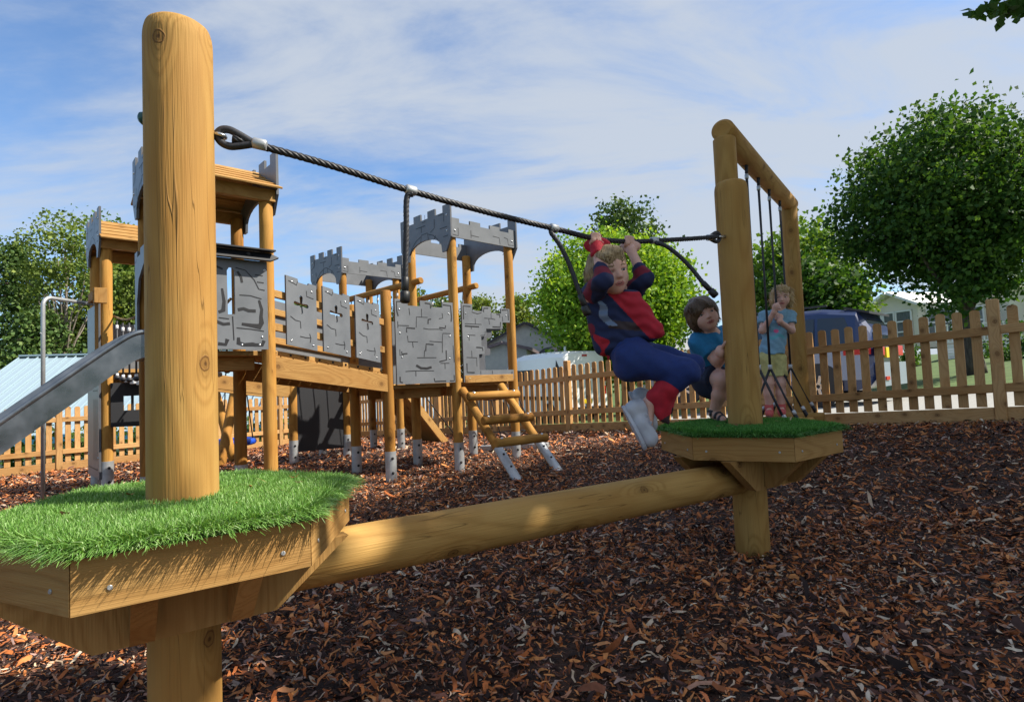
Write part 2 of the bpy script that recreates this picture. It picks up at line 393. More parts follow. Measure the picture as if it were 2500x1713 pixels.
# loose bark chips
def chips(n, box_, smin, smax, name_seed):
    r = np.random.default_rng(name_seed)
    x = r.uniform(box_[0], box_[1], n); y = r.uniform(box_[2], box_[3], n)
    k = inside(x, y); px = x / np.maximum(y, .05); k &= (px < 1.3) & (px > -1.25)
    x = x[k]; y = y[k]; n = len(x)
    L = r.gamma(2.6, 1.0, n); L = np.clip(L / 2.6, .4, 2.4) * (smin + smax) / 2; Wd = L * r.uniform(.11, .36, n)
    yaw = r.uniform(0, 2 * np.pi, n) ; pit = r.normal(0, .30, n); rol = r.normal(0, .55, n)
    a = np.stack([np.cos(yaw) * np.cos(pit), np.sin(yaw) * np.cos(pit), np.sin(pit)], -1)
    s = np.stack([-np.sin(yaw), np.cos(yaw), np.zeros(n)], -1); nn = np.cross(a, s)
    s2 = s * np.cos(rol)[:, None] + nn * np.sin(rol)[:, None]; n2 = np.cross(a, s2)
    bend = r.normal(0, .17, n) * L
    z = gz(x, y) + r.uniform(0.0, .028, n) * np.minimum(1, L / .03) + np.abs(np.sin(pit)) * L * .35
    c = np.stack([x, y, z], -1)
    V = np.empty((n, 8, 3)); ts = (-.5, -.18, .2, .5); ws = np.stack([r.uniform(.2, .8, n), np.ones(n), r.uniform(.7, 1.05, n), r.uniform(.1, .7, n)], -1)
    for i, t in enumerate(ts):
        mid = c + a * (L * t)[:, None] + n2 * (bend * (1 - 4 * t * t))[:, None] + s2 * (r.normal(0, .06, n) * L)[:, None]
        V[:, 2 * i] = mid + s2 * (Wd * ws[:, i] / 2)[:, None]; V[:, 2 * i + 1] = mid - s2 * (Wd * ws[:, i] / 2)[:, None]
    b = (np.arange(n) * 8)[:, None, None]; f = np.array([[0, 1, 3, 2], [2, 3, 5, 4], [4, 5, 7, 6]])[None]
    return V.reshape(-1, 3), (f + b).reshape(-1, 4), np.repeat(r.random(n), 8)
parts = [chips(150000, (-3.2, 3.4, .7, 3.2), .015, .026, 1), chips(160000, (-6, 6, 3.0, 6.6), .018, .030, 2),
         chips(80000, (-9.6, 5.6, 6.4, 13.4), .032, .052, 3), chips(2600, (-3, 3.4, .7, 4.5), .035, .06, 4)]
for bx, nn_ in (((-1.08, -.58, 1.2, 1.68), 26), ((.9, 1.36, 2.55, 2.98), 18)):
    q_ = list(chips(nn_, bx, .016, .028, 7)); q_[0][:, 2] += .612 - gz(q_[0][:, 0], q_[0][:, 1]); parts.append(tuple(q_))
V = np.concatenate([p[0] for p in parts]); off = np.cumsum([0] + [len(p[0]) for p in parts[:-1]])
F = np.concatenate([p[1] + o for p, o in zip(parts, off)]); rn = np.concatenate([p[2] for p in parts])
M['chip'] = by_rnd('bark_chips', [(0, (.016, .009, .008)), (.20, (.045, .021, .018)), (.34, (.15, .066, .052)), (.44, (.36, .115, .045)), (.62, (.68, .20, .055)), (.78, (.88, .36, .12)), (.87, (.40, .26, .24)), (.955, (.70, .50, .34)), (1, (.9, .75, .58))], .75, spec=.25, noise=60)
tag(np_build('bark_chips', V, F, M['chip'], rn), kind='stuff', label='loose reddish brown bark chips covering the play area', cat='bark')

# ------------------------------------------------------------------ balance trail: two turf decks on posts, joined by a log
def blades(n, cen, rad, base, seed, h=.026, w=.0026, hole=.08, zc=.6):
    r = np.random.default_rng(seed)
    pts = r.uniform(-1, 1, (n * 2, 2)) * rad * 1.1
    ang = np.arctan2(pts[:, 1], pts[:, 0]); rr = np.hypot(pts[:, 0], pts[:, 1])
    aa = (ang - base) % (np.pi / 3) - np.pi / 6; lim = rad * math.cos(np.pi / 6) / np.cos(aa)
    k = (rr < lim) & (rr > hole); pts = pts[k][:n]; rr = rr[k][:n]; lim = lim[k][:n]; ang = ang[k][:n]; n = len(pts)
    edge = np.clip((rr / lim - .90) / .10, 0, 1)
    out = np.stack([np.cos(ang), np.sin(ang)], -1)
    lean = r.normal(0, .35, (n, 2)) + out * (edge * 1.0)[:, None] + np.array([.06, -.05])
    H = h * r.uniform(.7, 1.25, n) * (1 + .5 * edge)
    up = np.clip(1 - edge * 1.35 + r.normal(0, .15, n) * edge, -.75, 1)
    base3 = np.stack([cen[0] + pts[:, 0], cen[1] + pts[:, 1], zc - .012 * edge * r.random(n)], -1)
    d1 = np.stack([lean[:, 0] * .5, lean[:, 1] * .5, .35 + .65 * up], -1); d1 /= np.linalg.norm(d1, axis=1)[:, None]
    d2 = np.stack([lean[:, 0] * 1.2, lean[:, 1] * 1.2, up * .8 - .1], -1); d2 /= np.linalg.norm(d2, axis=1)[:, None]
    th = r.uniform(0, np.pi, n); s = np.stack([np.cos(th), np.sin(th), np.zeros(n)], -1) * w / 2
    p1 = base3 + d1 * (H * .55)[:, None]; p2 = p1 + d2 * (H * .6)[:, None]
    V = np.stack([base3 - s, base3 + s, p1 + s * .9, p1 - s * .9, p2 + s * .25, p2 - s * .25], 1).reshape(-1, 3)
    b = (np.arange(n) * 6)[:, None, None]; F = (np.array([[0, 1, 2, 3], [3, 2, 4, 5]])[None] + b).reshape(-1, 4)
    return V, F, np.repeat(r.random(n), 6)
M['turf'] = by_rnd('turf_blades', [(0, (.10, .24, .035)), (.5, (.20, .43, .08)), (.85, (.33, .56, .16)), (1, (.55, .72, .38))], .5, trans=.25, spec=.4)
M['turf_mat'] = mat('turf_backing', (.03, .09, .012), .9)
M['turf_shaded'] = by_rnd('turf_blades_shaded', [(0, (.05, .17, .03)), (.5, (.09, .30, .05)), (1, (.20, .46, .11))], .6, trans=.2, spec=.2)  # same turf for the far deck, its shade mixed into the greens
def hexa(r, base): return [(r * math.cos(base + k * math.pi / 3), r * math.sin(base + k * math.pi / 3)) for k in range(6)]
PN = Vector((-.828, 1.436, 0)); PF = Vector((1.105, 2.77, 0))
BASE = R(-25)
trail = thing('balance_trail', 'timber balance trail of two turf topped hexagon decks joined by a round log', 'playground equipment', (0.15, 2.1, 0))
for i, (pc, top, wm, n, tm, nm) in enumerate(((PN, 1.815, 'post', 76000, 'turf', 'near'), (PF, 1.79, 'post', 34000, 'turf_shaded', 'far'))):
    a = MB(); log(a, pc + Vector((0, 0, -.1)), pc + Vector((0, 0, top)), .0785, n=48, dome=.05, seed=3.3 + i * 5)
    po = build(a, 'post', M['post'], trail)
    if i == 0:
        a = MB(); q = at(352, 287, 1.42); log(a, pc + Vector((-.07, -.01, q.z)), pc + Vector((-.094, -.01, q.z)), .016, n=16, bev=.005); build(a, 'plastic_cap', mat('green_cap', (.02, .10, .09), .35), po)
    rh = (.415, .403)[i]; H = hexa(rh, BASE); deck = MB(); 
    prism(deck, hexa(rh - .015, BASE), [], (pc.x, pc.y, .588), (1, 0, 0), (0, 1, 0), (0, 0, 1), .03)
    dk = build(deck, 'deck', M['plank'], trail)
    for k in range(6):
        a = MB(); p, q = Vector((*H[k], 0)), Vector((*H[(k + 1) % 6], 0)); d = (q - p).normalized(); nrm = Vector((d.y, -d.x, 0)); Ls = (q - p).length; g_ = .0012
        c = pc + (p + q) / 2 + Vector((0, 0, .537)) - nrm * .014
        prism(a, [(0, g_), (.028, .028 * .577 + g_), (.028, Ls - .028 * .577 - g_), (0, Ls - g_)], [], pc + p + Vector((0, 0, .586)), -nrm, d, (0, 0, 1), .098)
        fb = build(a, 'fascia_board', M['plank'], dk)
        for t in (-.36, .36):
            s = MB(); log(s, c + d * ((q - p).length * t) + nrm * .013 + Vector((0, 0, -.01)), c + d * ((q - p).length * t) + nrm * .0165 + Vector((0, 0, -.01)), .0048, n=10, bev=.001)
            build(s, 'screw', M['steel'], dk)
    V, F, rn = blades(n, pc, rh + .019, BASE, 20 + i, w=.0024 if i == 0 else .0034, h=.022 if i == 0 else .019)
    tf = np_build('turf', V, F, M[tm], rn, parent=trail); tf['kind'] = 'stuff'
    a = MB(); prism(a, hexa(rh + .014, BASE), [], (pc.x, pc.y, .600), (1, 0, 0), (0, 1, 0), (0, 0, 1), .011); build(a, 'turf_mat', M['turf_mat'], trail)
    # bracket boards crossing under the deck
    for ax, zo, ln in ((Vector((math.cos(R(35)), math.sin(R(35)), 0)), 0, .72), (Vector((-math.sin(R(35)), math.cos(R(35)), 0)), -.001, .66)):
        pr = Vector((-ax.y, ax.x, 0))
        for sgn in (-1, 1):
            a = MB(); ht = .145; oo = pc + pr * (sgn * ((.13 if zo == 0 else .095))) + pr * .0225
            if zo == 0:
                prism(a, [(-ln / 2, 0), (-ln / 2 + .18, -ht), (ln / 2 - .18, -ht), (ln / 2, 0)], [], oo + Vector((0, 0, .486)), ax, (0, 0, 1), pr, .045)
            else:
                for s2 in (-1, 1):
                    lo, hi = (.155, ln / 2) if s2 > 0 else (-ln / 2, -.155)
                    pl = [(lo, -.001), (lo, -ht + .012), (hi - .14, -ht + .012), (hi, -.001)] if s2 > 0 else [(lo, -.001), (lo + .14, -ht + .012), (hi, -ht + .012), (hi, -.001)]
                    a = MB(); prism(a, pl, [], oo + Vector((0, 0, .486)), ax, (0, 0, 1), pr, .045); build(a, 'bracket_board', M['plank'], trail)
            if zo == 0: build(a, 'bracket_board', M['plank'], trail)
a = MB(); d = (PF - PN).normalized()
log(a, PN + d * .10 + Vector((0, 0, .402)), PF - d * .10 + Vector((0, 0, .372)), .0745, n=40, seed=9.1); build(a, 'balance_log', M['post'], trail)

# the rope you hang from
def ferrule(mb, p, d, r=.0155, l=.042, m=0): p = Vector(p); d = Vector(d).normalized(); log(mb, p - d * l / 2, p + d * l / 2, r, n=16, bev=.003, m=m); return mb
rp = [at(528, 330, 1.475), at(590, 344, 1.49), at(800, 402, 1.60), at(1003, 466, 1.74), at(1200, 521, 1.90), at(1352, 558, 2.06), at(1455, 583, 2.18), at(1537, 590, 2.29), at(1597, 588, 2.37), at(1700, 582, 2.55), at(1752, 578, 2.64)]
rc = catmull(rp, 10); rope = thing('traverse_rope', 'thick black traverse rope strung between the two round posts with three hanging hand ropes', 'rope', (rp[3].x, rp[3].y, rp[3].z))
a = MB(); tube(a, resample(rc[8:], .012), .0098, n=24, lobes=6, twist=60); build(a, 'main_rope', M['rope'], rope)
Pl, Pr = rp[0], at(1768, 578, 2.70)
def eye(P, d, s=1):
    d = Vector(d).normalized(); up = Vector((0, 0, 1)); sd = d.cross(up).normalized(); n = up
    a = MB(); 
    loop = [P + d * x * s + n * y * s for x, y in ((.0, 0), (.012, .016), (.03, .021), (.052, .015), (.08, .004), (.092, 0), (.08, -.004), (.052, -.015), (.03, -.021), (.012, -.016))]
    tube(a, catmull(loop + [loop[0]], 4)[:-1], .0095 * s, n=12, closed=True); build(a, 'rope_eye', M['rope'], rope)
    a = MB(); tube(a, [P - d * .045, P - d * .012, P + d * .004], .0085 * s, n=10); ring = [P + d * (.010 + .013 * math.cos(t)) + sd * (.013 * math.sin(t)) for t in np.linspace(0, 2 * math.pi, 14)[:-1]]
    tube(a, ring, .0048, n=8, closed=True); build(a, 'eye_bolt', M['chrome'], rope)
dl = (rp[1] - rp[0]).normalized(); eye(Pl, dl, 1.05); dr = (rp[-2] - rp[-1]).normalized(); eye(Pr - Vector((.02, 0, 0)), dr, 1.0)
for p, d in ((rp[0] + dl * .107, dl), (rp[3], rp[4] - rp[2]), (rp[5], rp[6] - rp[4]), (rp[8], rp[9] - rp[7]), (Pr + dr * .115, dr)):
    a = MB(); ferrule(a, p + Vector((0, 0, .002)), d, .0145, .036); build(a, 'ferrule', M['steel'], rope)
hang = [[at(1008, 474, 1.735), at(996, 477, 1.732), at(992, 500, 1.73), at(992, 560, 1.73), at(990, 640, 1.73), at(989, 700, 1.73)],
        [at(1356, 563, 2.055), at(1345, 566, 2.05), at(1368, 600, 2.05), at(1392, 650, 2.05), at(1410, 700, 2.05), at(1424, 738, 2.05)],
        [at(1600, 592, 2.36), at(1625, 600, 2.35), at(1655, 622, 2.34), at(1688, 655, 2.33), at(1712, 685, 2.32), at(1728, 702, 2.315)]]
for h in hang:
    c = catmull(h, 8); a = MB(); tube(a, resample(c, .008), .0085, n=20, lobes=6, twist=70); hr = build(a, 'hanging_rope', M['rope'], rope)
    d = (c[-1] - c[-4]).normalized(); a = MB(); log(a, c[-1] - d * .03, c[-1] + d * .012, .0115, n=16, bev=.002); log(a, c[-1] + d * .012, c[-1] + d * .05, .0152, n=16, bev=.005); build(a, 'end_cap', M['rubber'], hr)

# ------------------------------------------------------------------ play castle
E1 = Vector((.72, .694, 0)).normalized(); E2 = Vector((-E1.y, E1.x, 0)); NF = -E2; NL = -E1; ZZ = Vector((0, 0, 1))
castle = thing('play_castle', 'wooden play castle with round posts, grey stone patterned panels, battlements, slide and ladder', 'climbing frame', (-1.5, 5.8, 0))
C = Vector((-.565, 5.69, 0)); D = Vector((.0, 6.24, 0)); Wp = Vector((-1.06, 6.2, 0)); K = Vector((-.50, 6.74, 0)); B = Vector((-1.133, 5.2, 0)); B4 = Vector((-1.60, 5.78, 0))
A = Vector((-1.785, 4.2, 0)); L = Vector((-2.27, 3.76, 0)); P = Vector((-2.24, 4.7, 0)); LB = Vector((-2.72, 4.26, 0))
C2 = Vector((-3.79, 5.35, 0)); D2 = C2 + E1 * .74; W2 = C2 + E2 * .58; K2 = D2 + E2 * .58
S1 = Vector((-2.58, 6.7, 0)); C3 = Vector((-2.12, 7.25, 0)); W3 = Vector((-2.55, 7.62, 0)); D3 = Vector((-1.55, 7.8, 0)); K3 = Vector((-2.02, 8.2, 0))
PR = .049
def post(p, top, shoe=True, r=PR, face=None, seed=None):
    z0 = gzf(p.x, p.y); a = MB(); log(a, Vector((p.x, p.y, z0 + (.03 if shoe else -.1))), Vector((p.x, p.y, top)), r, n=24, bev=.008)
    o = build(a, 'post', M['tower_post'], castle)
    f = face if face is not None else (Vector((0, 0, 0)) - p).normalized() + Vector((.45, 0, 0)); f.z = 0; f.normalize(); an = math.atan2(f.y, f.x)
    if shoe:
        a = MB(); rr = r + .004; N = 12; h = .28; vs = []
        for zz in (z0 - .05, z0 + h):
            for k in range(N + 1):
                t = an + R(-82) + R(164) * k / N; vs += [Vector((p.x + rr * math.cos(t), p.y + rr * math.sin(t), zz)), Vector((p.x + (rr - .005) * math.cos(t), p.y + (rr - .005) * math.sin(t), zz))]
        n2 = 2 * (N + 1); fs = []; 
        for k in range(N):
            i = 2 * k; fs += [(i, i + 2, i + 2 + n2, i + n2), (i + 1, i + 1 + n2, i + 3 + n2, i + 3), (i + n2, i + 2 + n2, i + 3 + n2, i + 1 + n2)]
        fs += [(0, n2, n2 + 1, 1), (2 * N, 2 * N + 1, 2 * N + 1 + n2, 2 * N + n2)]
        a.add(vs, fs, None, 0, False)
        for zz in (.09, .22): bolt(a, Vector((p.x + rr * f.x, p.y + rr * f.y, z0 + zz)), f, .013, 1)
        build(a, 'post_shoe', [M['steel'], M['bolt']], o)
    return o
for p, top in ((A, 2.33), (L, 2.33), (P, 2.3), (LB, 2.3), (C2, 2.3), (D2, 2.3), (W2, 2.3), (K2, 2.3), (C, 2.5), (D, 2.4), (Wp, 2.4), (K, 2.36), (B, 1.735), (B4, 1.70), (S1, .94), (C3, 2.45), (W3, 2.4), (D3, 2.4), (K3, 2.4)):
    post(p, top)
def arch_panel(p, q, nrm, ztip=2.18, grooves=True, back=False):
    """battlement arch board from post p (left end seen from outside) to q"""
    d = (q - p).normalized(); Wd = (q - p).length + .17; O = p - d * .085 + nrm * (PR + .018); hz = 2.315 - ztip; T = 2.645; b = 2.575
    def Z(z): return z - ztip
    o = [(0, Z(2.315)), (.095, 0), (.17, 0)]
    for k in range(1, 12):
        t = math.pi * (1 - k / 12); o.append((.50 + .33 * math.cos(t), .02 + (2.335 - ztip) * math.sin(t) ** .8))
    o += [(.83, 0), (.905, 0), (1, Z(2.315)), (1, Z(T)), (.86, Z(T)), (.86, Z(b)), (.715, Z(b)), (.715, Z(T)), (.57, Z(T)), (.57, Z(b)), (.43, Z(b)), (.43, Z(T)), (.285, Z(T)), (.285, Z(b)), (.14, Z(b)), (.14, Z(T)), (0, Z(T))]
    o = [(u * Wd, v) for u, v in o]
    a = MB(); prism(a, o, [], O + ZZ * ztip, d, ZZ, nrm, .018, 0, 1)
    if grooves:
        for s in ([(.15, .40), (.15, .34), (.11, .30)], [(.04, .27), (.13, .30), (.13, .42)], [(.33, .33), (.52, .33)], [(.44, .33), (.44, .27)], [(.46, .37), (.52, .37), (.52, .44)], [(.62, .24), (.70, .27), (.70, .36)], [(.78, .38), (.88, .38), (.88, .30)], [(.80, .24), (.94, .24)], [(.86, .15), (.95, .15)], [(.07, .10), (.14, .10)],
                  [(.42, .17), (.44, .245), (.56, .245), (.58, .17)], [(.17, .06), (.24, .14), (.33, .20), (.43, .23)], [(.57, .23), (.67, .20), (.76, .14)], [(.27, .10), (.23, .14)], [(.68, .15), (.72, .19)], [(.19, .22), (.19, .16)]):
            stroke(a, [(u * Wd, v) for u, v in s], .0075, O + ZZ * ztip, d, ZZ, nrm, 2)
        for u, v in ((.07, .20), (.07, .36), (.93, .20), (.93, .36)): bolt(a, O + d * (u * Wd) + ZZ * (ztip + v), nrm, .011, 3)
    return build(a, 'arch_panel', [M['board'], M['board_back'], M['ink'], M['chrome']], castle)
def battlement(p, q, nrm, off=None):
    d = (q - p).normalized(); Wd = (q - p).length + .09; O = p - d * .045 + nrm * (PR + .016); z0 = 2.315; T = .195; b = .155
    o = [(0, 0), (1, 0), (1, T), (.90, T), (.90, b), (.75, b), (.75, T), (.59, T), (.59, b), (.44, b), (.44, T), (.28, T), (.28, b), (.12, b), (.12, T), (0, T)]
    a = MB(); prism(a, [(u * Wd, v) for u, v in o], [], O + ZZ * z0, d, ZZ, nrm, .018, 0, 1)
    for s in ([(.10, .10), (.10, .02), (.02, .025)], [(.29, .10), (.29, .02)], [(.29, .05), (.41, .045)], [(.63, .085), (.74, .08), (.75, .01)], [(.82, .095), (.88, .085), (.89, .02), (.98, .025)]):
        stroke(a, [(u * Wd, v) for u, v in s], .006, O + ZZ * z0, d, ZZ, nrm, 2)
    for u in (.05, .95): bolt(a, O + d * (u * Wd) + ZZ * (z0 + .07), nrm, .012, 3)
    return build(a, 'battlement_panel', [M['board'], M['board_back'], M['ink'], M['chrome']], castle)
for (c, d_, w, k) in ((C, D, Wp, K), (C3, D3, W3, K3)):
    arch_panel(w, c, (w - c).cross(ZZ).normalized() * -1 if False else (c - w).cross(ZZ).normalized())
    arch_panel(d_, k, (k - d_).cross(ZZ).normalized())
    battlement(c, d_, (d_ - c).cross(ZZ).normalized()); battlement(k, w, (w - k).cross(ZZ).normalized())
def roof(l, a_, pb, lb):
    n = (a_ - l).cross(ZZ).normalized(); d = (a_ - l).normalized(); m = ((lb - l) + (pb - a_)) / 2
    arch_panel(lb, l, (l - lb).cross(ZZ).normalized()); arch_panel(a_, pb, (pb - a_).cross(ZZ).normalized())
    r = MB(); Ln = (a_ - l).length + .13; mid = (l + a_) / 2
    for sd in (0, 1):
        e = (mid + n * .17) if sd == 0 else (mid + m - n * .17); rd = mid + m / 2
        for k in range(5):
            t0 = k / 5; t1 = (k + 1) / 5 + .03; p0 = e.lerp(rd, t0) + ZZ * (2.320 + .262 * t0 + .012); p1 = e.lerp(rd, t1) + ZZ * (2.320 + .262 * t1)
            up = (p1 - p0).normalized(); box(r, (p0 + p1) / 2 + ZZ * .006, (Ln, (p1 - p0).length, .016), d, up, bev=.003)
    build(r, 'roof', M['plank'], castle)
    for s in (0, 1):
        bb = MB(); q0 = (l, a_) if s == 0 else (lb, pb); off = n * (PR - .012) * (1 if s == 0 else -1)
        beam(bb, q0[0] + off + ZZ * 2.305, q0[1] + off + ZZ * 2.305, .05, .09, ext=.05); build(bb, 'roof_beam', M['plank'], castle)
roof(L, A, P, LB); roof(C2, D2, K2, W2)

def stone_panel(name, p, q, nrm, z0, z1, outline, strokes, holes=(), inset=.055, dz=0.0, off=PR + .016, th=.016, bolts=((.07, .12), (.93, .12), (.07, .88), (.93, .88)), w=.0062, mats=None, parent=None):
    d = (q - p).normalized(); Wd = (q - p).length - 2 * inset; O = p + d * inset + nrm * off + ZZ * z0; U = d * Wd + ZZ * dz; Vv = ZZ * (z1 - z0)
    a = MB(); prism(a, outline, holes, O, U, Vv, nrm, th, 0, 1)
    for s in strokes:
        ww = w
        if isinstance(s, tuple): ww, s = s
        stroke(a, s, ww, O, U, Vv, nrm, 2)
    for u, v in bolts: bolt(a, O + U * u + Vv * v, nrm, .0085, 3)
    return build(a, name, mats or [M['board'], M['board_back'], M['ink'], M['chrome']], parent or castle)
BM = .93
castellated = [(0, 0), (1, 0), (1, 1), (.81, 1), (.81, BM), (.61, BM), (.61, 1), (.42, 1), (.42, BM), (.2, BM), (.2, 1), (0, 1)]
n_bc = (C - B).cross(ZZ).normalized(); n_cd = (D - C).cross(ZZ).normalized()
fat = .012
st1 = [(fat, [(.05, .80), (.03, .86), (.03, .97), (.17, .975)]), (fat, [(.50, .975), (.595, .965), (.60, .91)]), (fat, [(.82, .965), (.96, .96), (.97, .82), (.96, .76)]),
       [(.23, .90), (.24, .82)], [(.44, .90), (.44, .80), (.54, .80)], [(.44, .80), (.35, .80), (.34, .67)], [(.80, .86), (.81, .80), (.74, .79)], [(.04, .74), (.04, .66)], [(.04, .69), (.22, .69)],
       (fat, [(.18, .61), (.18, .665), (.32, .66)]), (fat, [(.545, .72), (.55, .775), (.60, .78)]), (.012, [(.74, .68), (.85, .675), (.855, .71)]), [(.46, .665), (.55, .655), (.75, .66), (.80, .65)],
       [(.78, .37), (.79, .56), (.80, .61), (.94, .61)], [(.19, .57), (.20, .50), (.36, .50)], [(.27, .50), (.28, .43)], (fat, [(.49, .39), (.50, .475), (.63, .47)]), [(.56, .51), (.78, .50)],
       [(.06, .41), (.06, .34), (.12, .34)], (fat, [(.09, .385), (.09, .355), (.18, .36)]), [(.47, .40), (.46, .32)], [(.34, .31), (.67, .31)], (fat, [(.85, .40), (.85, .28), (.72, .26)]), [(.74, .24), (.90, .24)], [(.82, .24), (.82, .17)], [(.98, .46), (.99, .25)],
       (.022, [(.32, .22), (.40, .185), (.50, .18), (.58, .195)]), [(.14, .15), (.30, .155), (.62, .15)], [(.31, .15), (.31, .09)], (fat, [(.05, .09), (.05, .03), (.09, .02)]), (.011, [(.62, .06), (.63, .02), (.83, .02)]), (.011, [(.98, .09), (.98, .02), (.90, .02)])]
stone_panel('stone_panel', B, C, n_bc, .875, 1.655, castellated, st1, bolts=((.07, .88), (.07, .60), (.09, .32), (.92, .86), (.92, .58), (.91, .30)))
o2 = [(0, 0), (.10, 0), (.13, .085), (.90, .085), (.90, .02), (1.0, .02), (1, .145), (.30, .15), (.30, .355), (.41, .36), (.41, .455), (.355, .46), (.355, .585), (.46, .595), (.46, .69), (.80, .70), (.80, .785), (.96, .79), (.96, .975), (.78, .975), (.78, .905), (.57, .905), (.57, .985), (.40, .985), (.40, .92), (.20, .92), (.20, 1), (0, 1)]
st2 = [(fat, [(.03, .80), (.03, .97), (.17, .97)]), [(.19, .90), (.30, .88), (.38, .90)], (fat, [(.42, .91), (.43, .96), (.52, .965)]), (fat, [(.80, .955), (.93, .96), (.93, .82)]), [(.25, .82), (.25, .75)], [(.05, .745), (.37, .745)], (.014, [(.05, .715), (.32, .712)]), [(.17, .71), (.17, .68)], [(.57, .90), (.57, .83), (.65, .82)], [(.43, .83), (.57, .83)], [(.52, .82), (.53, .75)], (fat, [(.68, .895), (.75, .89), (.75, .85)]), (fat, [(.76, .79), (.75, .72), (.59, .72)]), [(.80, .87), (.81, .80)],
       [(.10, .60), (.24, .60)], [(.12, .60), (.12, .53)], [(.34, .60), (.43, .605), (.44, .66)], (fat, [(.25, .445), (.37, .44), (.38, .40)]), [(.16, .40), (.16, .32)], [(.06, .315), (.25, .31), (.25, .20)], (fat, [(.06, .24), (.06, .125), (.20, .12)]), [(.32, .14), (.32, .095)], [(.55, .14), (.55, .095)], (.012, [(.96, .12), (.96, .05)])]
stone_panel('stone_panel', C, D, n_cd, .87, 1.655, o2, st2, inset=.05, bolts=((.07, .88), (.10, .58), (.88, .88), (.1, .05)))
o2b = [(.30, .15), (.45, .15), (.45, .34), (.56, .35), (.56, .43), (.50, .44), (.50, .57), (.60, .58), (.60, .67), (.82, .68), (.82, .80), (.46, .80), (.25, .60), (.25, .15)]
stone_panel('stone_panel', C, D, n_cd, .87, 1.655, o2b, [], inset=.05, off=PR - .01, bolts=(), mats=[M['board_back']] * 4)  # plain dark grey strip behind the opening, without stone pattern
# left tower front bay: window slot and a dark hood
h1 = [(.55, .38), (.63, .385), (.63, .86), (.60, .90), (.57, .90), (.545, .86)]
st3 = [(.02, [(.45, .40), (.50, .42, 1.4), (.51, .52), (.49, .66, .7)]), (.014, [(.30, .88), (.42, .90), (.50, .87)]), [(.45, .34), (.56, .33)], (.02, [(.42, .30), (.50, .27), (.57, .28)]), [(.60, .36), (.61, .10)], [(.68, .60), (.80, .60), (.93, .57)], (.022, [(.66, .435), (.72, .45), (.78, .43), (.86, .43)]),
       (.026, [(.90, .555, .6), (.93, .45, .8), (.92, .37, .9), (.925, .30, 1.3), (.90, .255, 1.6), (.82, .265), (.70, .28, .7)]), [(.64, .235), (.80, .225), (.95, .205)], (.024, [(.66, .13, .8), (.66, .07, 1.3), (.72, .05), (.82, .055, 1.2), (.85, .05), (.93, .05, 1), (.95, .10)]), (.022, [(.44, .06), (.52, .05), (.54, .11, 1.2)]),
       (.016, [(.66, .86), (.70, .80), (.71, .74)]), [(.64, .90), (.75, .88), (.85, .78), (.90, .68), (.97, .67)], [(.86, .84), (.95, .835)], [(.88, .76), (.96, .755)]]
n_la = (A - L).cross(ZZ).normalized()
stone_panel('bay_panel', L, A, n_la, 1.165, 1.80, [(0, 0), (1, 0), (1, 1), (0, 1)], st3, holes=[h1], inset=.03, off=PR + .035, bolts=((.93, .14), (.90, .05), (.70, .05), (.97, .90)), w=.007)
a = MB(); dla = (A - L).normalized(); mid = (L + A) / 2 + n_la * (PR + .085)
hood = [(-.30, .0), (.30, 0), (.365, .045), (.31, .085), (-.30, .085)]
prism(a, [(u, v) for u, v in hood], [], mid + ZZ * 1.795 + n_la * .028, dla, ZZ * .75 - n_la * .55, (n_la * .75 + ZZ * .55), .014)
box(a, (L + A) / 2 + n_la * (PR + .075) + ZZ * 1.866, (.66, .12, .012), dla, n_la)
for u in (.15,): bolt(a, mid + dla * u + ZZ * 1.83 + n_la * .018, n_la, .012)
build(a, 'hood', M['dark_board'], castle)
# left tower slide entry board on the left side
n_ll = (L - LB).cross(ZZ).normalized()
ent = [(0, 0), (.10, 0), (.10, .50), (.2, .72), (.5, .84), (.8, .72), (.90, .50), (.90, 0), (1, 0), (1, 1), (.86, 1), (.86, .94), (.70, .94), (.70, 1), (.30, 1), (.30, .94), (.14, .94), (.14, 1), (0, 1)]
stone_panel('entry_panel', LB, L, n_ll, 1.16, 1.93, ent, [[(.03, .9), (.1, .92)], [(.90, .8), (.97, .8)], [(.91, .62), (.98, .62)], [(.80, .90), (.86, .82), (.94, .86)]], inset=-.03, bolts=((.95, .2), (.95, .7)))

def deck(corners, z, th=.035, n=6, name='deck', over=-.01):
    a_, b_, c_, d_ = corners; m = MB(); ctr = (a_ + b_ + c_ + d_) / 4
    q = [ctr + (p - ctr) * (1 + over) for p in corners]
    for i in range(n):
        t0 = (i + .03) / n; t1 = (i + .97) / n
        p0 = q[0].lerp(q[3], t0); p1 = q[0].lerp(q[3], t1); r0 = q[1].lerp(q[2], t0); r1 = q[1].lerp(q[2], t1)
        cc = (p0 + p1 + r0 + r1) / 4 + ZZ * (z - th / 2); U = (r0 - p0).normalized(); box(m, cc, ((r0 - p0).length, (p1 - p0).length, th), U, ZZ.cross(U))
    o = build(m, name, M['plank'], castle)
    for s in (.30, .70):
        bm = MB(); beam(bm, a_.lerp(d_, s).lerp(b_.lerp(c_, s), .06) + ZZ * (z - th - .05), a_.lerp(d_, s).lerp(b_.lerp(c_, s), .94) + ZZ * (z - th - .05), .04, .095); build(bm, 'joist', M['plank'], castle)
    return o
deck([L, A, P, LB], 1.16); deck([B, C, Wp, B4], .87); deck([C, D, K, Wp], .87); deck([C2, D2, K2, W2], 1.13); deck([C3, D3, K3, W3], .88)
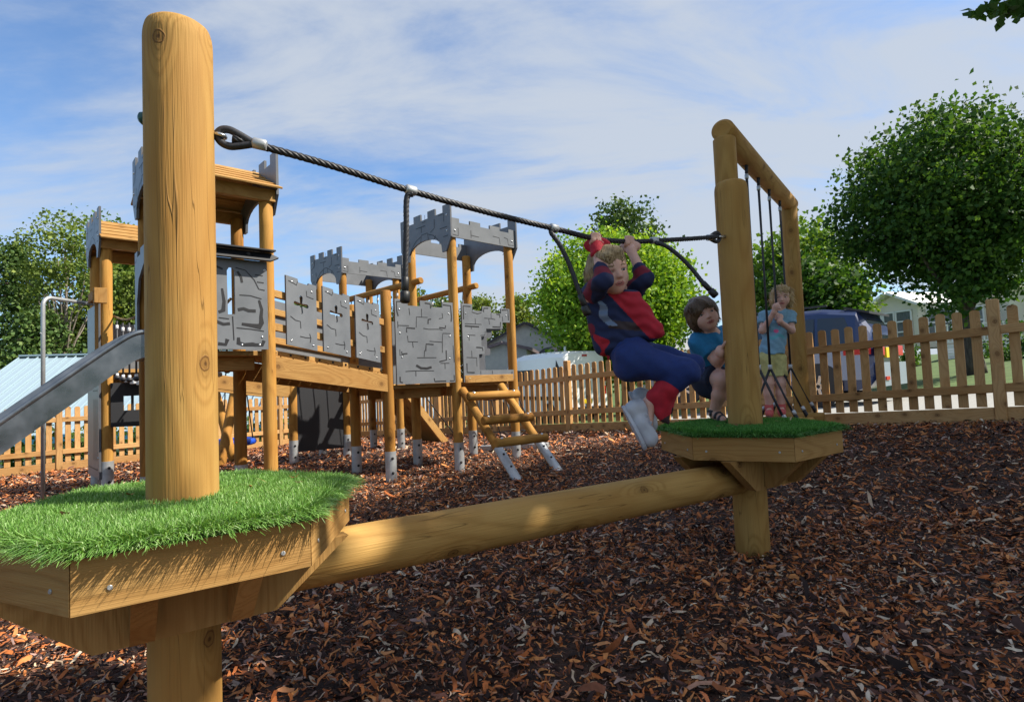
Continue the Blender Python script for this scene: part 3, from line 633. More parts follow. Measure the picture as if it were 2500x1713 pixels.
# bridge from the left tower down to the right towers
def z_on(t): return 1.045 + (.885 - 1.045) * t
for (p, q, sgn) in ((A, B, 1), (P, B4, -1)):
    a = MB(); nb = (q - p).cross(ZZ).normalized() * sgn
    beam(a, p + nb * .01 + ZZ * 1.045, q + nb * .01 + ZZ * .885, .045, .155); build(a, 'bridge_beam', M['plank'], castle)
nb = (B - A).cross(ZZ).normalized()
for k in range(11):
    t = (k + .5) / 11; a = MB(); p = A.lerp(B, t); q = P.lerp(B4, t); z = z_on(t) + .115; ctr = (p + q) / 2; U = (q - p).normalized()
    box(a, ctr + ZZ * (z - .02), ((q - p).length - .04, .10, .028), U, ((B - A) + ZZ * -.16).normalized()); build(a, 'bridge_plank', M['plank'], castle)
a = MB(); beam(a, A - nb * .035 + ZZ * (1.045 + .112), B - nb * .035 + ZZ * (.885 + .112), .03, .036)
for k in range(9):
    t = (k + .5) / 9; p = A.lerp(B, t) - nb * .018 + ZZ * (z_on(t) + .112); bolt(a, p, nb, .010, 1)
build(a, 'edge_rail', [M['plank'], M['bolt']], castle)
for sgn, p0, q0 in ((1, A, B), (-1, P, B4)):
    n_ = nb * sgn
    for zz in (.30, .55):
        a = MB(); beam(a, p0 - n_ * .0 + ZZ * (1.045 + zz), q0 + ZZ * (.885 + zz), .035, .055)
        for k in (1, 2, 3): bolt(a, p0.lerp(q0, k / 4 - .08) + n_ * .018 + ZZ * (z_on(k / 4 - .08) + zz), n_, .009, 1)
        build(a, 'side_rail', [M['plank'], M['bolt']], castle)
    if sgn < 0:
        a = MB(); prism(a, [(0, 0), (1, 0), (1, 1), (0, 1)], [], p0 + n_ * .02 + ZZ * 1.15, (q0 - p0) - ZZ * .16, ZZ * .55, n_, .014); build(a, 'inner_panel', M['board'], castle)
cross = []
for (cx, cy, dx, dy) in (): pass
def cross_hole(cx, cy, a=.19, w=.045, asp=.55):
    pts = []; A_ = [(1, 0), (0, 1), (-1, 0), (0, -1)]
    for (ux, uy) in A_:
        sx, sy = -uy, ux
        lx = a if ux else a * 1.0
        for t in (-80, -40, 0, 40, 80):
            rr = w * 1.25; ox = ux * (a) + rr * (math.cos(R(t)) * ux + math.sin(R(t)) * sx); oy = uy * (a) + rr * (math.cos(R(t)) * uy + math.sin(R(t)) * sy)
            pts.append((cx + ox, cy + oy * asp))
        pts.append((cx + (ux + sx) * w * .8, cy + (uy + sy) * w * .8 * asp))
    return pts
Lb = (B - A).length; db = (B - A).normalized()
for k, t0 in enumerate((.105, .385, .665)):
    p = A + db * (t0 * Lb); q = p + db * .272; zb = 1.225 - .16 * t0 / 1.0
    out = [(0, 0), (1, 0), (1, .985), (.75, .985), (.73, .955), (.40, .95), (.38, 1.0), (0, 1.0)]
    stone_panel('bridge_panel', p, q, nb, zb, zb + .525, out, [[(.08, .93), (.20, .92), (.34, .90), (.37, .96)], [(.66, .86), (.67, .78), (.90, .77)], [(.12, .42), (.28, .38), (.44, .38), (.45, .28)], [(.42, .16), (.60, .16), (.76, .17)], [(.74, .23), (.78, .17), (.75, .10)]], holes=[cross_hole(.48, .63)], inset=0, dz=-.045, off=PR - .004, bolts=((.18, .93), (.84, .87), (.14, .07), (.85, .07)), w=.006)
# handrail logs and rope bridge behind, between the middle tower and the right tower
for (p, q, z0, z1) in ((C3, Wp, 1.965, 1.975), (D3, K, 1.965, 1.985)):
    d = (q - p).normalized(); a = MB(); log(a, p + d * .0 + ZZ * z0 + n_cd * .085, q + d * .09 + ZZ * z1 + n_cd * .085, .036); build(a, 'handrail_log', M['tower_post'], castle)
for k in range(7):
    t = (k + .6) / 7.4; p = C3.lerp(Wp, t) ; q = D3.lerp(K, t); a = MB(); z = .92 - .10 * math.sin(math.pi * t)
    log(a, p + ZZ * z, q + ZZ * z, .035, n=14); build(a, 'rope_bridge_log', M['tower_post'], castle)
    for s in (p, q):
        a = MB(); tube(a, [s + n_cd * .085 + ZZ * 1.95, s + n_cd * .03 + ZZ * 1.4, s + ZZ * z], .006, n=8); log(a, s + n_cd * .082 + ZZ * 1.90, s + n_cd * .078 + ZZ * 1.86, .012, n=10, bev=.002, m=1); build(a, 'bridge_rope', [M['rope'], M['white_plastic']], castle)
# ladder of logs down from the right tower
zt = .80
for (p, q) in ((at(1128, 950, 5.66), at(1262, 1168, 5.04)), (at(1222, 940, 6.03), at(1360, 1149, 5.36))):
    q.z = gzf(q.x, q.y) - .0; a = MB(); log(a, p, q, .041, n=20); o = build(a, 'ladder_stringer', M['tower_post'], castle)
    d = (q - p).normalized(); a = MB(); N = 10; up = (Vector((0, -.5, 1)) - d * Vector((0, -.5, 1)).dot(d)).normalized(); sd = d.cross(up); vs = []
    for s_ in (q - d * .36, q + d * .04):
        for k in range(N + 1):
            t = R(-80) + R(160) * k / N; dd = up * math.cos(t) + sd * math.sin(t); vs += [s_ + dd * .0455, s_ + dd * .040]
    n2 = 2 * (N + 1); fs = []
    for k in range(N): i = 2 * k; fs += [(i, i + 2, i + 2 + n2, i + n2), (i + 1, i + 1 + n2, i + 3 + n2, i + 3), (i, i + 1, i + 3, i + 2)]
    a.add(vs, fs, None, 0, False); 
    for zz in (.12, .26): bolt(a, q - d * zz + up * .046, up, .011, 1)
    build(a, 'stringer_shoe', [M['steel'], M['bolt']], o)
for (l_, r_) in (((1142, 968, 5.44), (1266, 961, 5.74)), ((1178, 1027, 5.21), (1300, 1017, 5.52)), ((1210, 1081, 4.99), (1335, 1067, 5.30))):
    p, q = at(*l_), at(*r_); d = (q - p).normalized(); a = MB(); log(a, p, q + d * .0, .041, n=20)
    for s_ in (.12, .9): bolt(a, p.lerp(q, s_) + Vector((0, -.02, .037)), (0, -.4, 1), .013, 1)
    build(a, 'ladder_rung', [M['tower_post'], M['chrome']], castle)
# step timber under the ladder opening
a = MB(); beam(a, C + n_cd * .045 + ZZ * .90, D + n_cd * .045 + ZZ * .90, .05, .075, ext=-.06); build(a, 'step_beam', M['plank'], castle)
# slide
sd = (NL + Vector((-.08, .12, 0))).normalized(); st = (L + LB) / 2 + n_ll * .05 + (L - LB).normalized() * .05; wv = (L - LB).normalized() * .24
a = MB(); pr = [(0, 1.17), (.10, 1.165), (.22, 1.09), (.50, .86), (.80, .61), (1.10, .36), (1.32, .20), (1.6, .14), (1.9, .13)]
path = catmull([st + n_ll * u + ZZ * z for u, z in pr], 5)
prof = [(-1.03, .10), (-.98, .12), (-.94, .10), (-.93, .0), (-.8, -.02), (.8, -.02), (.93, 0), (.94, .10), (.98, .12), (1.03, .10), (1.02, -.055), (-1.02, -.055)]
vs = []; fs = []; n = len(prof)
for i, p in enumerate(path):
    d = (path[min(i + 1, len(path) - 1)] - path[max(i - 1, 0)]).normalized(); w = wv.normalized(); up = w.cross(d).normalized(); up = up if up.z > 0 else -up
    vs += [p + wv * u + up * v for u, v in prof]
for i in range(len(path) - 1):
    for j in range(n): fs.append((i * n + j, i * n + (j + 1) % n, (i + 1) * n + (j + 1) % n, (i + 1) * n + j))
fs.append(tuple(range(n))); fs.append(tuple((len(path) - 1) * n + j for j in range(n))[::-1])
a.add(vs, fs, None, 0, False); sl = build(a, 'slide', M['slide'], castle)
for s_ in (-1, 1):
    a = MB(); tube(a, [p + wv * s_ * 1.0 + ZZ * .112 for p in path], .017, n=12); build(a, 'slide_rail', M['slide'], sl)
# fire pole on the far left tower
a = MB(); q0 = at(105, 1219, 5.0); q1 = at(108, 745, 5.0); q1.x = q0.x; q1.y = q0.y; q2 = at(236, 722, 5.55)
e = (Vector((q2.x, q2.y, 0)) - Vector((q0.x, q0.y, 0))).normalized(); q2.z = q1.z + .075
tube(a, [Vector((q0.x, q0.y, gzf(q0.x, q0.y))), q1] + [q1 + e * (.075 * (1 - math.cos(t))) + ZZ * (.075 * math.sin(t)) for t in (.3, .6, .9, 1.2, 1.5)] + [q2], .0165, n=14)
fp = build(a, 'fire_pole', M['steel'], castle)
for zz in (.25, 1.45): a = MB(); bolt(a, Vector((q0.x - .01, q0.y - .014, zz)), (-.5, -.8, 0), .008); build(a, 'pole_bolt', M['chrome'], fp)
a = MB(); cb = C2 + NL * .085 + ZZ * 1.80; box(a, cb, (.075, .26, .085), NL, E2); box(a, cb + E1 * .02 - E2 * .13, (.10, .05, .14), NL, E2); build(a, 'pole_block', M['plank'], castle)
# tall board on the left face of the far left tower, with slots
slots = [[(u, .08), (u + .05, .08), (u + .05, .55), (u, .55)] for u in (.14, .27, .40)]
stone_panel('climbing_panel', W2, C2, (C2 - W2).cross(ZZ).normalized(), .12, 1.75, [(0, 0), (1, 0), (1, 1), (0, 1)], [[(u, .10), (u + .005, .45)] for u in (.55, .65, .75, .85)] + [[(.4, .55), (.6, .56), (.9, .55)], [(.5, .5), (.9, .5)], [(.1, .05), (.9, .05)]], inset=-.03, w=.012)
a = MB(); beam(a, C2 + n_la * .0 - E1 * .06 + ZZ * 1.0, C2 - E1 * .06 + ZZ * 1.75, .04, .05, up=(1, 0, 0)); build(a, 'side_batten', M['plank'], castle)
# rope bridge between the two left towers
for k in range(6):
    t = (k + .5) / 6; p = C2.lerp(LB, t) + E1 * .06; q = D2.lerp(P, t) - E1 * .06; a = MB(); z = 1.03 - .05 * math.sin(math.pi * t); U = (q - p).normalized(); box(a, (p + q) / 2 + ZZ * z, ((q - p).length * .8, .13, .035), U, ZZ.cross(U), bev=.012); build(a, 'bridge_step', M['white_plastic'], castle)
    for s_ in (p, q):
        a = MB(); tube(a, [s_ + ZZ * (1.60 - .10 * math.sin(math.pi * t)), s_ + ZZ * (z + .02)], .008, n=8)
        for zz in (1.56 - .10 * math.sin(math.pi * t), z + .07): log(a, s_ + ZZ * zz, s_ + ZZ * (zz - .035), .013, n=10, bev=.002, m=1)
        ball(a, s_ + ZZ * (z + .03), (.026, .026, .022)); build(a, 'bridge_rope', [M['rope'], M['white_plastic']], castle)
for (p, q) in ((C2 + E1 * .06, LB + E1 * .06), (D2 - E1 * .06, P - E1 * .06)):
    a = MB(); tube(a, [p.lerp(q, t) + ZZ * (1.63 - .10 * math.sin(math.pi * t)) for t in np.linspace(0, 1, 9)], .011, n=10, lobes=6, twist=40); build(a, 'rope_handrail', noisy('tan_rope', (.25, .17, .08), (.4, .28, .14), 80, .8), castle)
# play panel with two windows under the rope bridge, dark tunnel board under the middle
stone_panel('window_panel', C2, D2, (D2 - C2).cross(ZZ).normalized(), .58, 1.0, [(0, .03), (.5, 0), (1, .03), (1, 1), (0, 1)], [], holes=[[(x_, .38), (x_ + .085, .38), (x_ + .085, .70), (x_, .70)] for x_ in (.145, .26, .60, .715)], inset=.02, bolts=(), mats=[M['dark_board']] * 4)
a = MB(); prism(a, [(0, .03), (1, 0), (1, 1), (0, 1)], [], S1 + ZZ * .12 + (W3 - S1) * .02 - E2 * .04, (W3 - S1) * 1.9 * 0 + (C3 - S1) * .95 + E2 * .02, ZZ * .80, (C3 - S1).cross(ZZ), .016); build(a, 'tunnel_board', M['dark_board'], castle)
a = MB(); beam(a, D2 + ZZ * 1.02, S1 + ZZ * .845, .045, .15); build(a, 'bridge_beam', M['plank'], castle)
a = MB(); beam(a, D2 + E2 * .6 + ZZ * 1.02, S1 + E2 * .5 + ZZ * .845, .045, .15); build(a, 'bridge_beam', M['plank'], castle)
stone_panel('stone_panel', C3, D3, (D3 - C3).cross(ZZ).normalized(), .88, 1.55, castellated, st1[:12])
stone_panel('stone_panel', B4, Wp, -(Wp - B4).cross(ZZ).normalized(), .88, 1.6, castellated, [])
# plank ramp down from the middle tower
r0 = D3 + E1 * .05 + ZZ * .88; r1 = at(1090, 1073, 8.5); r1.z = gzf(r1.x, r1.y) + .02
a = MB(); dR = (r1 - r0).normalized(); sR = dR.cross(ZZ).normalized(); uR = sR.cross(dR)
box(a, (r0 + r1) / 2 - sR * .25, ((r1 - r0).length, .50, .03), dR, sR)
for s_ in (0, -.5):
    box(a, (r0 + r1) / 2 + sR * s_ - uR * .03, ((r1 - r0).length, .035, .11), dR, sR)
build(a, 'plank_ramp', M['plank'], castle)
a = MB(); tube(a, [r0 + ZZ * .35, r0.lerp(r1, .35) + ZZ * .25, r1 + ZZ * .03 + E1 * .2], .008, n=8); build(a, 'ramp_rope', M['rope'], castle)
stone_panel('inner_panel', K2, W2, (W2 - K2).cross(ZZ).normalized(), 1.14, 1.62, [(0, 0), (1, 0), (1, 1), (0, 1)], [], bolts=())
# climbing net at the back right of the right tower
netA = [K.lerp(D, t) + ZZ * .86 for t in (.1, .4, .7, .97)]; netB = [at(1185, 1105, 7.0), at(1230, 1108, 6.9), at(1275, 1104, 6.8), at(1318, 1098, 6.75)]
nm = MB(); 
for p, q in zip(netA, netB): q.z = gzf(q.x, q.y) + .05; tube(nm, [p, p.lerp(q, .5) - ZZ * .03, q], .006, n=8)
for t in (.25, .5, .75):
    tube(nm, [p.lerp(q, t) - ZZ * .02 * (i % 2) for i, (p, q) in enumerate(zip(netA, netB))], .006, n=8)
build(nm, 'climbing_net', M['rope'], castle)
a = MB(); beam(a, netB[0] + Vector((-.05, 0, -.02)), netB[-1] + Vector((.1, 0, -.02)), .09, .06); build(a, 'net_base', M['steel'], castle)

# ------------------------------------------------------------------ rope crossing frame on the right
frame = thing('log_crossing_frame', 'tall goalpost frame of round timber with swinging logs hung on black ropes', 'playground equipment', (2.2, 4.8, 0))
F0 = Vector((1.55, 3.95, 0)); F1 = Vector((2.845, 5.7, 0)); fd = (F1 - F0).normalized(); fs_ = Vector((fd.y, -fd.x, 0))
for p in (F0, F1):
    a = MB(); log(a, p + ZZ * (gzf(p.x, p.y) - .1), p + ZZ * 2.50, .077, n=32); build(a, 'post', M['post'], frame)
a = MB(); log(a, F0 - fd * .04 + ZZ * 2.555, F1 + fd * .08 + ZZ * 2.53, .078, n=32, bev=.02); build(a, 'cross_log', M['post'], frame)
for k, t in enumerate((.26, .43, .605, .80)):
    p = F0.lerp(F1, t); zl = .385 + .01 * k; Ls = .235
    a = MB(); log(a, p - fs_ * Ls + ZZ * zl, p + fs_ * (Ls + (.02 if k % 2 else .0)) + ZZ * zl, .05, n=20); hl = build(a, 'swinging_log', M['post'], frame)
    a = MB(); zs = .885; tube(a, [p + ZZ * (2.49), p + ZZ * zs], .0095, n=12, lobes=6, twist=50)
    for s_ in (-1, 1): tube(a, [p + ZZ * zs, p + fs_ * (s_ * .18) + ZZ * (zl + .05)], .0095, n=12, lobes=6, twist=50)
    for zz in (zs,): log(a, p + ZZ * (zz - .015), p + ZZ * (zz + .025), .017, n=12, bev=.003, m=1)
    log(a, p + ZZ * 2.36, p + ZZ * 2.40, .015, n=12, bev=.003, m=1); tube(a, [p + ZZ * 2.47 + fd * .02, p + ZZ * 2.41], .013, n=8)
    for s_ in (-1, 1):
        q = p + fs_ * (s_ * .165) + ZZ * (zl + .11); dd = (p + ZZ * zs - q).normalized(); log(a, q, q + dd * .035, .015, n=12, bev=.003, m=1); log(a, q - dd * .05, q, .013, n=10, bev=.003)
    build(a, 'rope', [M['rope'], M['steel']], frame)

# ------------------------------------------------------------------ basket swing
sw = thing('basket_swing', 'round blue basket swing on a timber frame behind the castle posts', 'swing', (-3.6, 8.2, gzf(-3.6, 8.2)))
for (x0, y0, D0, x1, y1, D1) in ((512, 905, 8.0, 572, 1140, 7.9), (592, 860, 8.05, 537, 1136, 7.2)):
    p, q = at(x0, y0, D0), at(x1, y1, D1); q.z = gzf(q.x, q.y) - .02; a = MB(); log(a, q, p + (p - q) * .6, .06, n=20); build(a, 'leg', M['tower_post'], sw)
bc = at(568, 1079, 8.2); a = MB(); tube(a, [bc + Vector((.27 * math.cos(t), .27 * math.sin(t), 0)) for t in np.linspace(0, 2 * math.pi, 33)[:-1]], .045, n=12, closed=True); build(a, 'basket', mat('blue_plastic', (.008, .07, .55), .35), sw)
for t in (.6, 2.5, 3.8, 5.6):
    a = MB(); tube(a, [bc + Vector((.27 * math.cos(t), .27 * math.sin(t), 0)), bc + Vector((.1 * math.cos(t), .1 * math.sin(t), 1.55))], .009, n=8); build(a, 'chain', M['rope'], sw)
# ------------------------------------------------------------------ picket fences
def picket(mb, p, d, n, h, z0, w=.072, th=.018):
    o = [(-w / 2, 0), (w / 2, 0), (w / 2, h - w * .32)] + [(w / 2 * math.cos(t), h - w * .32 + w * .32 * math.sin(t)) for t in np.linspace(.25, math.pi - .25, 6)] + [(-w / 2, h - w * .32)]
    prism(mb, o, [], p + ZZ * z0, d, ZZ, n, th)
def fence(name_label, a, b, mi_, post_ts, gate=None):
    d = (b - a); Ln = d.length; d.normalize(); n = d.cross(ZZ)
    if n.dot(Vector((0, 5, 0)) - a) < 0: n = -n          # n points into the play area
    m = (a + b) / 2; root = thing('picket_fence', name_label, 'fence', (m.x, m.y, gzf(m.x, m.y)))
    g = lambda p: gzf(p.x, p.y)
    for t in post_ts:
        p = a + d * t; x = MB(); z = g(p); box(x, p + ZZ * (z + .52), (.085, .085, 1.10), d, n, bev=.008); build(x, 'fence_post', M['fence'], root)
    ts = sorted(post_ts)
    for t0, t1 in zip(ts[:-1], ts[1:]):
        p, q = a + d * (t0 + .0425), a + d * (t1 - .0425); zp, zq = g(p), g(q)
        for hh, w in ((.30, .075), (.80, .075)):
            x = MB(); beam(x, p + n * .022 + ZZ * (zp + hh), q + n * .022 + ZZ * (zq + hh), .036, w); build(x, 'rail', M['fence'], root)
        x = MB(); beam(x, p + n * .01 + ZZ * (zp + .06), q + n * .01 + ZZ * (zq + .06), .028, .15); build(x, 'gravel_board', M['fence'], root)
        k = int(round((t1 - t0) / .125)) - 1
        for i in range(k):
            t = t0 + (i + 1) * (t1 - t0) / (k + 1); p = a + d * t + n * .002 - n * .0; z = g(p); x = MB()
            picket(x, p + d * random.uniform(-.003, .003), (d + ZZ * random.uniform(-.008, .008)), n, .86 + random.uniform(-.006, .006), z + .14); build(x, 'picket', M['fence'], root)
    return root
fence('timber picket fence running from the corner post past the white van to the right edge', FA, FB, 0, [.03] + [(Vector((4.17, 4.95, 0)) - FA).length + 1.647 * k for k in range(-0, 8)][:8])
Lf = (FC - FB).length
fence('sunlit timber picket fence in front of the blue roofed building', FB, FC, 0, [.05 + 1.83 * k for k in range(5)] + [Lf])

# ------------------------------------------------------------------ foliage
def leaves(cent, n_per, spread, size, seed, fold=.3, droop=0.0, flat=0.0):
    r = np.random.default_rng(seed); cent = np.asarray(cent, float); n = len(cent) * n_per
    c = np.repeat(cent, n_per, 0) + r.normal(0, 1, (n, 3)) * np.asarray(spread)
    a = r.normal(0, 1, (n, 3)); a[:, 2] = a[:, 2] * (1 - flat) - droop; a /= np.linalg.norm(a, axis=1)[:, None]
    b = r.normal(0, 1, (n, 3)); b[:, 2] *= (1 - flat); b -= a * (a * b).sum(1)[:, None]; b /= np.linalg.norm(b, axis=1)[:, None]
    nn = np.cross(a, b); s = (size * r.uniform(.6, 1.35, n))[:, None]; w = s * r.uniform(.32, .5, (n, 1))
    V = np.stack([c - a * s * .5, c + b * w - a * s * .05 + nn * s * .12, c + a * s * .5, c - b * w - a * s * .05 + nn * s * .12], 1).reshape(-1, 3)
    F = np.arange(n * 4).reshape(-1, 4); base = np.repeat(r.uniform(0, 1, len(cent)), n_per)
    return V, F, np.repeat(np.clip(base * .55 + r.random(n) * .45, 0, 1), 4)
def leafmat(name, a, b, c, trans=.35): return by_rnd(name, [(0, a), (.5, b), (1, c)], .6, trans=trans, spec=.25)
M['leaf_dark'] = leafmat('leaf_dark_green', (.022, .070, .016), (.046, .125, .022), (.14, .26, .035))
M['leaf_lime'] = leafmat('leaf_lime_green', (.09, .23, .02), (.22, .42, .035), (.48, .62, .06))
M['leaf_mid'] = leafmat('leaf_mid_green', (.05, .13, .016), (.11, .23, .03), (.26, .38, .05))
M['leaf_olive'] = leafmat('leaf_olive', (.075, .13, .022), (.16, .24, .042), (.30, .36, .08), .25)
M['needle'] = leafmat('needle_green', (.04, .085, .022), (.09, .17, .04), (.20, .28, .075), .15)
M['bush'] = by_rnd('bush_leaves', [(0, (.02, .06, .01)), (.6, (.06, .14, .02)), (.93, (.14, .22, .03)), (.95, (.75, .60, .04)), (1, (.8, .68, .05))], .6, trans=.3)
M['bark_t'] = noisy('tree_bark', (.05, .038, .028), (.14, .11, .085), 18, .9, bump=.6, dist=.02, stretch=(1, 1, .25))
M['bark_grey'] = noisy('pale_tree_bark', (.16, .13, .10), (.34, .29, .24), 14, .85, bump=.4, dist=.02)
def limb(mb, a, b, r0, r1, sag=.0, rr=None):
    a = Vector(a); b = Vector(b); c = a.lerp(b, .5) + Vector((rr.uniform(-1, 1), rr.uniform(-1, 1), rr.uniform(-.3, 1))) * ((b - a).length * .09)
    P_ = catmull([a, c, b], 5); N = len(P_); tube(mb, P_, r0, n=8, rs=[r0 + (r1 - r0) * i / (N - 1) for i in range(N)])
def broadleaf(name, label, cat, foot, cz, rad, n_cl, n_per, size, mats, seed, group=None, trunk_r=.16, spread=.32, shell=.55, lump=.22, n_limb=14, cutz=None, bark='bark_t', extra=(), flatbot=.0, skip=0.0, stray=.06):
    """foot: ground point; cz: crown centre height; rad: crown radii"""
    rr = random.Random(seed); r = np.random.default_rng(seed); root = thing(name, label, cat, foot, group); f = Vector(foot)
    cc = np.array([foot[0], foot[1], cz]); 
    lob = r.normal(0, 1, (9, 3)); lob /= np.linalg.norm(lob, axis=1)[:, None]; la = r.uniform(-lump, lump, 9)
    d = r.normal(0, 1, (n_cl, 3)); d /= np.linalg.norm(d, axis=1)[:, None]
    q = r.uniform(0, 1, n_cl) ** shell; amp = 1 + (np.maximum(0, d @ lob.T) ** 5 @ la); amp += (r.random(n_cl) < stray) * r.uniform(.05, .18, n_cl)
    if flatbot: d[:, 2] = np.where(d[:, 2] < 0, d[:, 2] * (1 - flatbot), d[:, 2])
    ce = cc + d * q[:, None] * amp[:, None] * np.array(rad)
    if skip: k = np.sin(ce[:, 0] * 2.3 / rad[0] * 2 + seed) * np.sin(ce[:, 2] * 2.9 / rad[2] * 2) * np.sin(ce[:, 1] * 2.1 / rad[1] * 2 + 1) < (.35 if skip < .5 else .05); ce = ce[k]
    for e in extra: ce = np.concatenate([ce, np.asarray(e)])
    V, F, rn = leaves(ce, n_per, (spread, spread, spread * .7), size, seed + 1)
    np_build('crown', V, F, mats, rn, parent=root)
    a = MB(); top = Vector((cc[0], cc[1], cz + rad[2] * .45)); N = 10; sx, sy = rr.uniform(-.2, .2), rr.uniform(-.2, .2)
    P_ = [f - ZZ * .1 + (top - f) * (i / N) + Vector((math.sin(i * .7) * sx, math.sin(i * .6 + 1) * sy, 0)) for i in range(N + 1)]
    tube(a, P_, trunk_r, n=12, rs=[trunk_r * (1.25 if i == 0 else 1 - .8 * i / N) for i in range(N + 1)])
    for i in range(n_limb):
        t = rr.uniform(.3, .9); p = P_[int(t * N)]; e = Vector(ce[rr.randrange(len(ce))]); 
        if e.z < p.z - rad[2] * .3: e.z = p.z
        limb(a, p, p.lerp(e, .85), trunk_r * (.5 - .35 * t), .012, rr=rr)
    build(a, 'trunk', M[bark], root); return root
def conifer(label, foot, h, rad, seed, mats, size=.22, tiers=26, group='conifers beyond the play area', per=26, dens=9, top=.04, z0=.12, pw=.75):
    r = np.random.default_rng(seed); root = thing('conifer', label, 'tree', foot, group); f = np.array(foot, float); ce = []; a = MB()
    tube(a, [Vector(foot), Vector((foot[0] + .1, foot[1], foot[2] + h * .97))], .2, n=8, rs=[h * .018, .02])
    for k in range(tiers):
        t = z0 + (1 - z0) * (k + r.random() * .6) / tiers; R_ = rad * (1 - t) ** pw * r.uniform(.75, 1.12) + top
        for j in range(dens):
            an = r.uniform(0, 6.283); e = np.array([math.cos(an) * R_, math.sin(an) * R_, -R_ * .22]); base = f + [0, 0, h * t]
            for s_ in (.25, .45, .65, .85, 1.0): ce.append(base + e * s_ + r.normal(0, .06 * rad, 3) * .5)
            if j % 3 == 0: tube(a, [Vector(base), Vector(base + e)], .03, n=5, rs=[.04, .01])
    V, F, rn = leaves(np.array(ce), max(4, per // 3), (rad * .075, rad * .075, rad * .05), size * .72, seed, droop=.25); np_build('crown', V, F, mats, rn, parent=root); build(a, 'trunk', M['bark_t'], root); return root
def fa(px, D, z=None):
    p = at(px, 900, D); return (p.x, p.y, gzf(p.x, p.y) if z is None else z)
# big dark tree on the right
f = fa(2375, 14.5); 
broadleaf('broadleaf_tree', 'large dark green broadleaf tree standing in front of the cream holiday lodge', 'tree', (f[0] - .02, f[1], f[2]), 4.85, (2.4, 2.4, 2.15), 1250, 44, .115, M['leaf_dark'], 41, trunk_r=.22, spread=.27, shell=.46, lump=.26, n_limb=26, stray=.03,
          extra=[np.array([at(2310 + 22 * math.sin(i), 690 + 9 * i, 13.6) for i in range(11)]), np.array([at(2350 + 12 * i, 700 + 10 * math.sin(i * 2), 14) for i in range(10)]), np.array([at(random.uniform(2330, 2540), random.uniform(620, 715), random.uniform(13.4, 15)) for i in range(40)])])
broadleaf('broadleaf_tree', 'lime green broadleaf tree behind the hanging boy and the white van', 'tree', fa(1520, 24), 3.8, (3.35, 3.0, 3.3), 1450, 46, .16, M['leaf_lime'], 42, trunk_r=.2, spread=.34, shell=.5, lump=.45, n_limb=16)
broadleaf('poplar_tree', 'dark upswept tree rising behind the lime green tree', 'tree', fa(1530, 34), 7.9, (2.5, 2.2, 4.0), 460, 30, .22, M['needle'], 43, trunk_r=.25, spread=.4, shell=.5, lump=.6, stray=.2)
broadleaf('broadleaf_tree', 'mid green tree seen through the ropes of the log crossing frame', 'tree', fa(1945, 23), 4.3, (2.2, 2.0, 2.6), 420, 30, .2, M['leaf_mid'], 44, spread=.36, shell=.5, lump=.5, skip=.2)
broadleaf('broadleaf_tree', 'low dark leafy tree behind the blue car roof', 'tree', fa(2000, 20), 3.0, (1.35, 1.5, 1.6), 320, 32, .18, M['leaf_dark'], 45, spread=.34, shell=.5, lump=.5)
broadleaf('broadleaf_tree', 'young leafy tree at the left foot of the large dark tree', 'tree', fa(2050, 24), 3.6, (.9, 1.0, 1.3), 240, 30, .18, M['leaf_mid'], 46, spread=.34, lump=.5)
# tree outside the picture on the right whose crown shades the foreground
SAZ = -3
SUN = Vector((math.cos(R(47)) * math.cos(R(SAZ)), math.cos(R(47)) * math.sin(R(SAZ)), math.sin(R(47))))
hz = 5.6; cs = Vector((1.8, 3.3, 0)) + SUN * (hz / SUN.z)
tip = [at(2395 + 15 * i, 24 + 9 * math.sin(i * 1.9), 4.5 + .05 * i) for i in range(9)]
br = broadleaf('broadleaf_tree', 'overhanging branch with dark leaves at the top right corner', 'tree', (cs.x + .2, cs.y, .3), hz, (2.6, 2.75, 1.9), 1150, 26, .15, M['leaf_dark'], 47, trunk_r=.24, spread=.24, shell=.36, lump=.15, n_limb=20)
V, F, rn = leaves(np.array([(p.x, p.y, p.z) for p in tip]), 13, (.055, .05, .032), .10, 99); np_build('crown', V, F, M['leaf_dark'], rn, parent=br)
a = MB(); tube(a, [tip[0], tip[4], tip[7], Vector((cs.x - 1.6, cs.y + .6, hz - .6))], .006, n=6, rs=[.003, .005, .008, .03]); build(a, 'branch', M['bark_t'], br)
# left side woodland
conifer('broad dark conifer at the left edge', fa(35, 27, -2), 10.2, 4.3, 51, M['needle'], .26, 30)
conifer('tall dense conifer right of the curved pole', fa(172, 30, -2), 7.3, 4.2, 52, M['leaf_olive'], .27, 28)
conifer('dark conifer between the two left castle towers', fa(262, 33, -2), 8.8, 4.2, 53, M['needle'], .28, 28)
conifer('green conifer just left of the thick near post', fa(330, 29, -2), 9.0, 4.0, 54, M['leaf_olive'], .27, 26)
conifer('low dark conifer behind the slide', fa(95, 24, -2), 6.6, 4.2, 59, M['needle'], .24, 22)
broadleaf('slender_tree', 'tall slender open tree with bare pale branches above the pole', 'tree', fa(160, 25, -2.0), 6.7, (2.1, 1.6, 2.3), 190, 26, .14, M['leaf_olive'], 55, trunk_r=.13, spread=.22, shell=.35, lump=.6, n_limb=34, bark='bark_grey')
broadleaf('broadleaf_tree', 'rounded tree top showing above the far left tower roof', 'tree', fa(300, 31, -2), 7.4, (2.6, 2, 2.6), 300, 28, .2, M['leaf_mid'], 56, spread=.4, lump=.5)
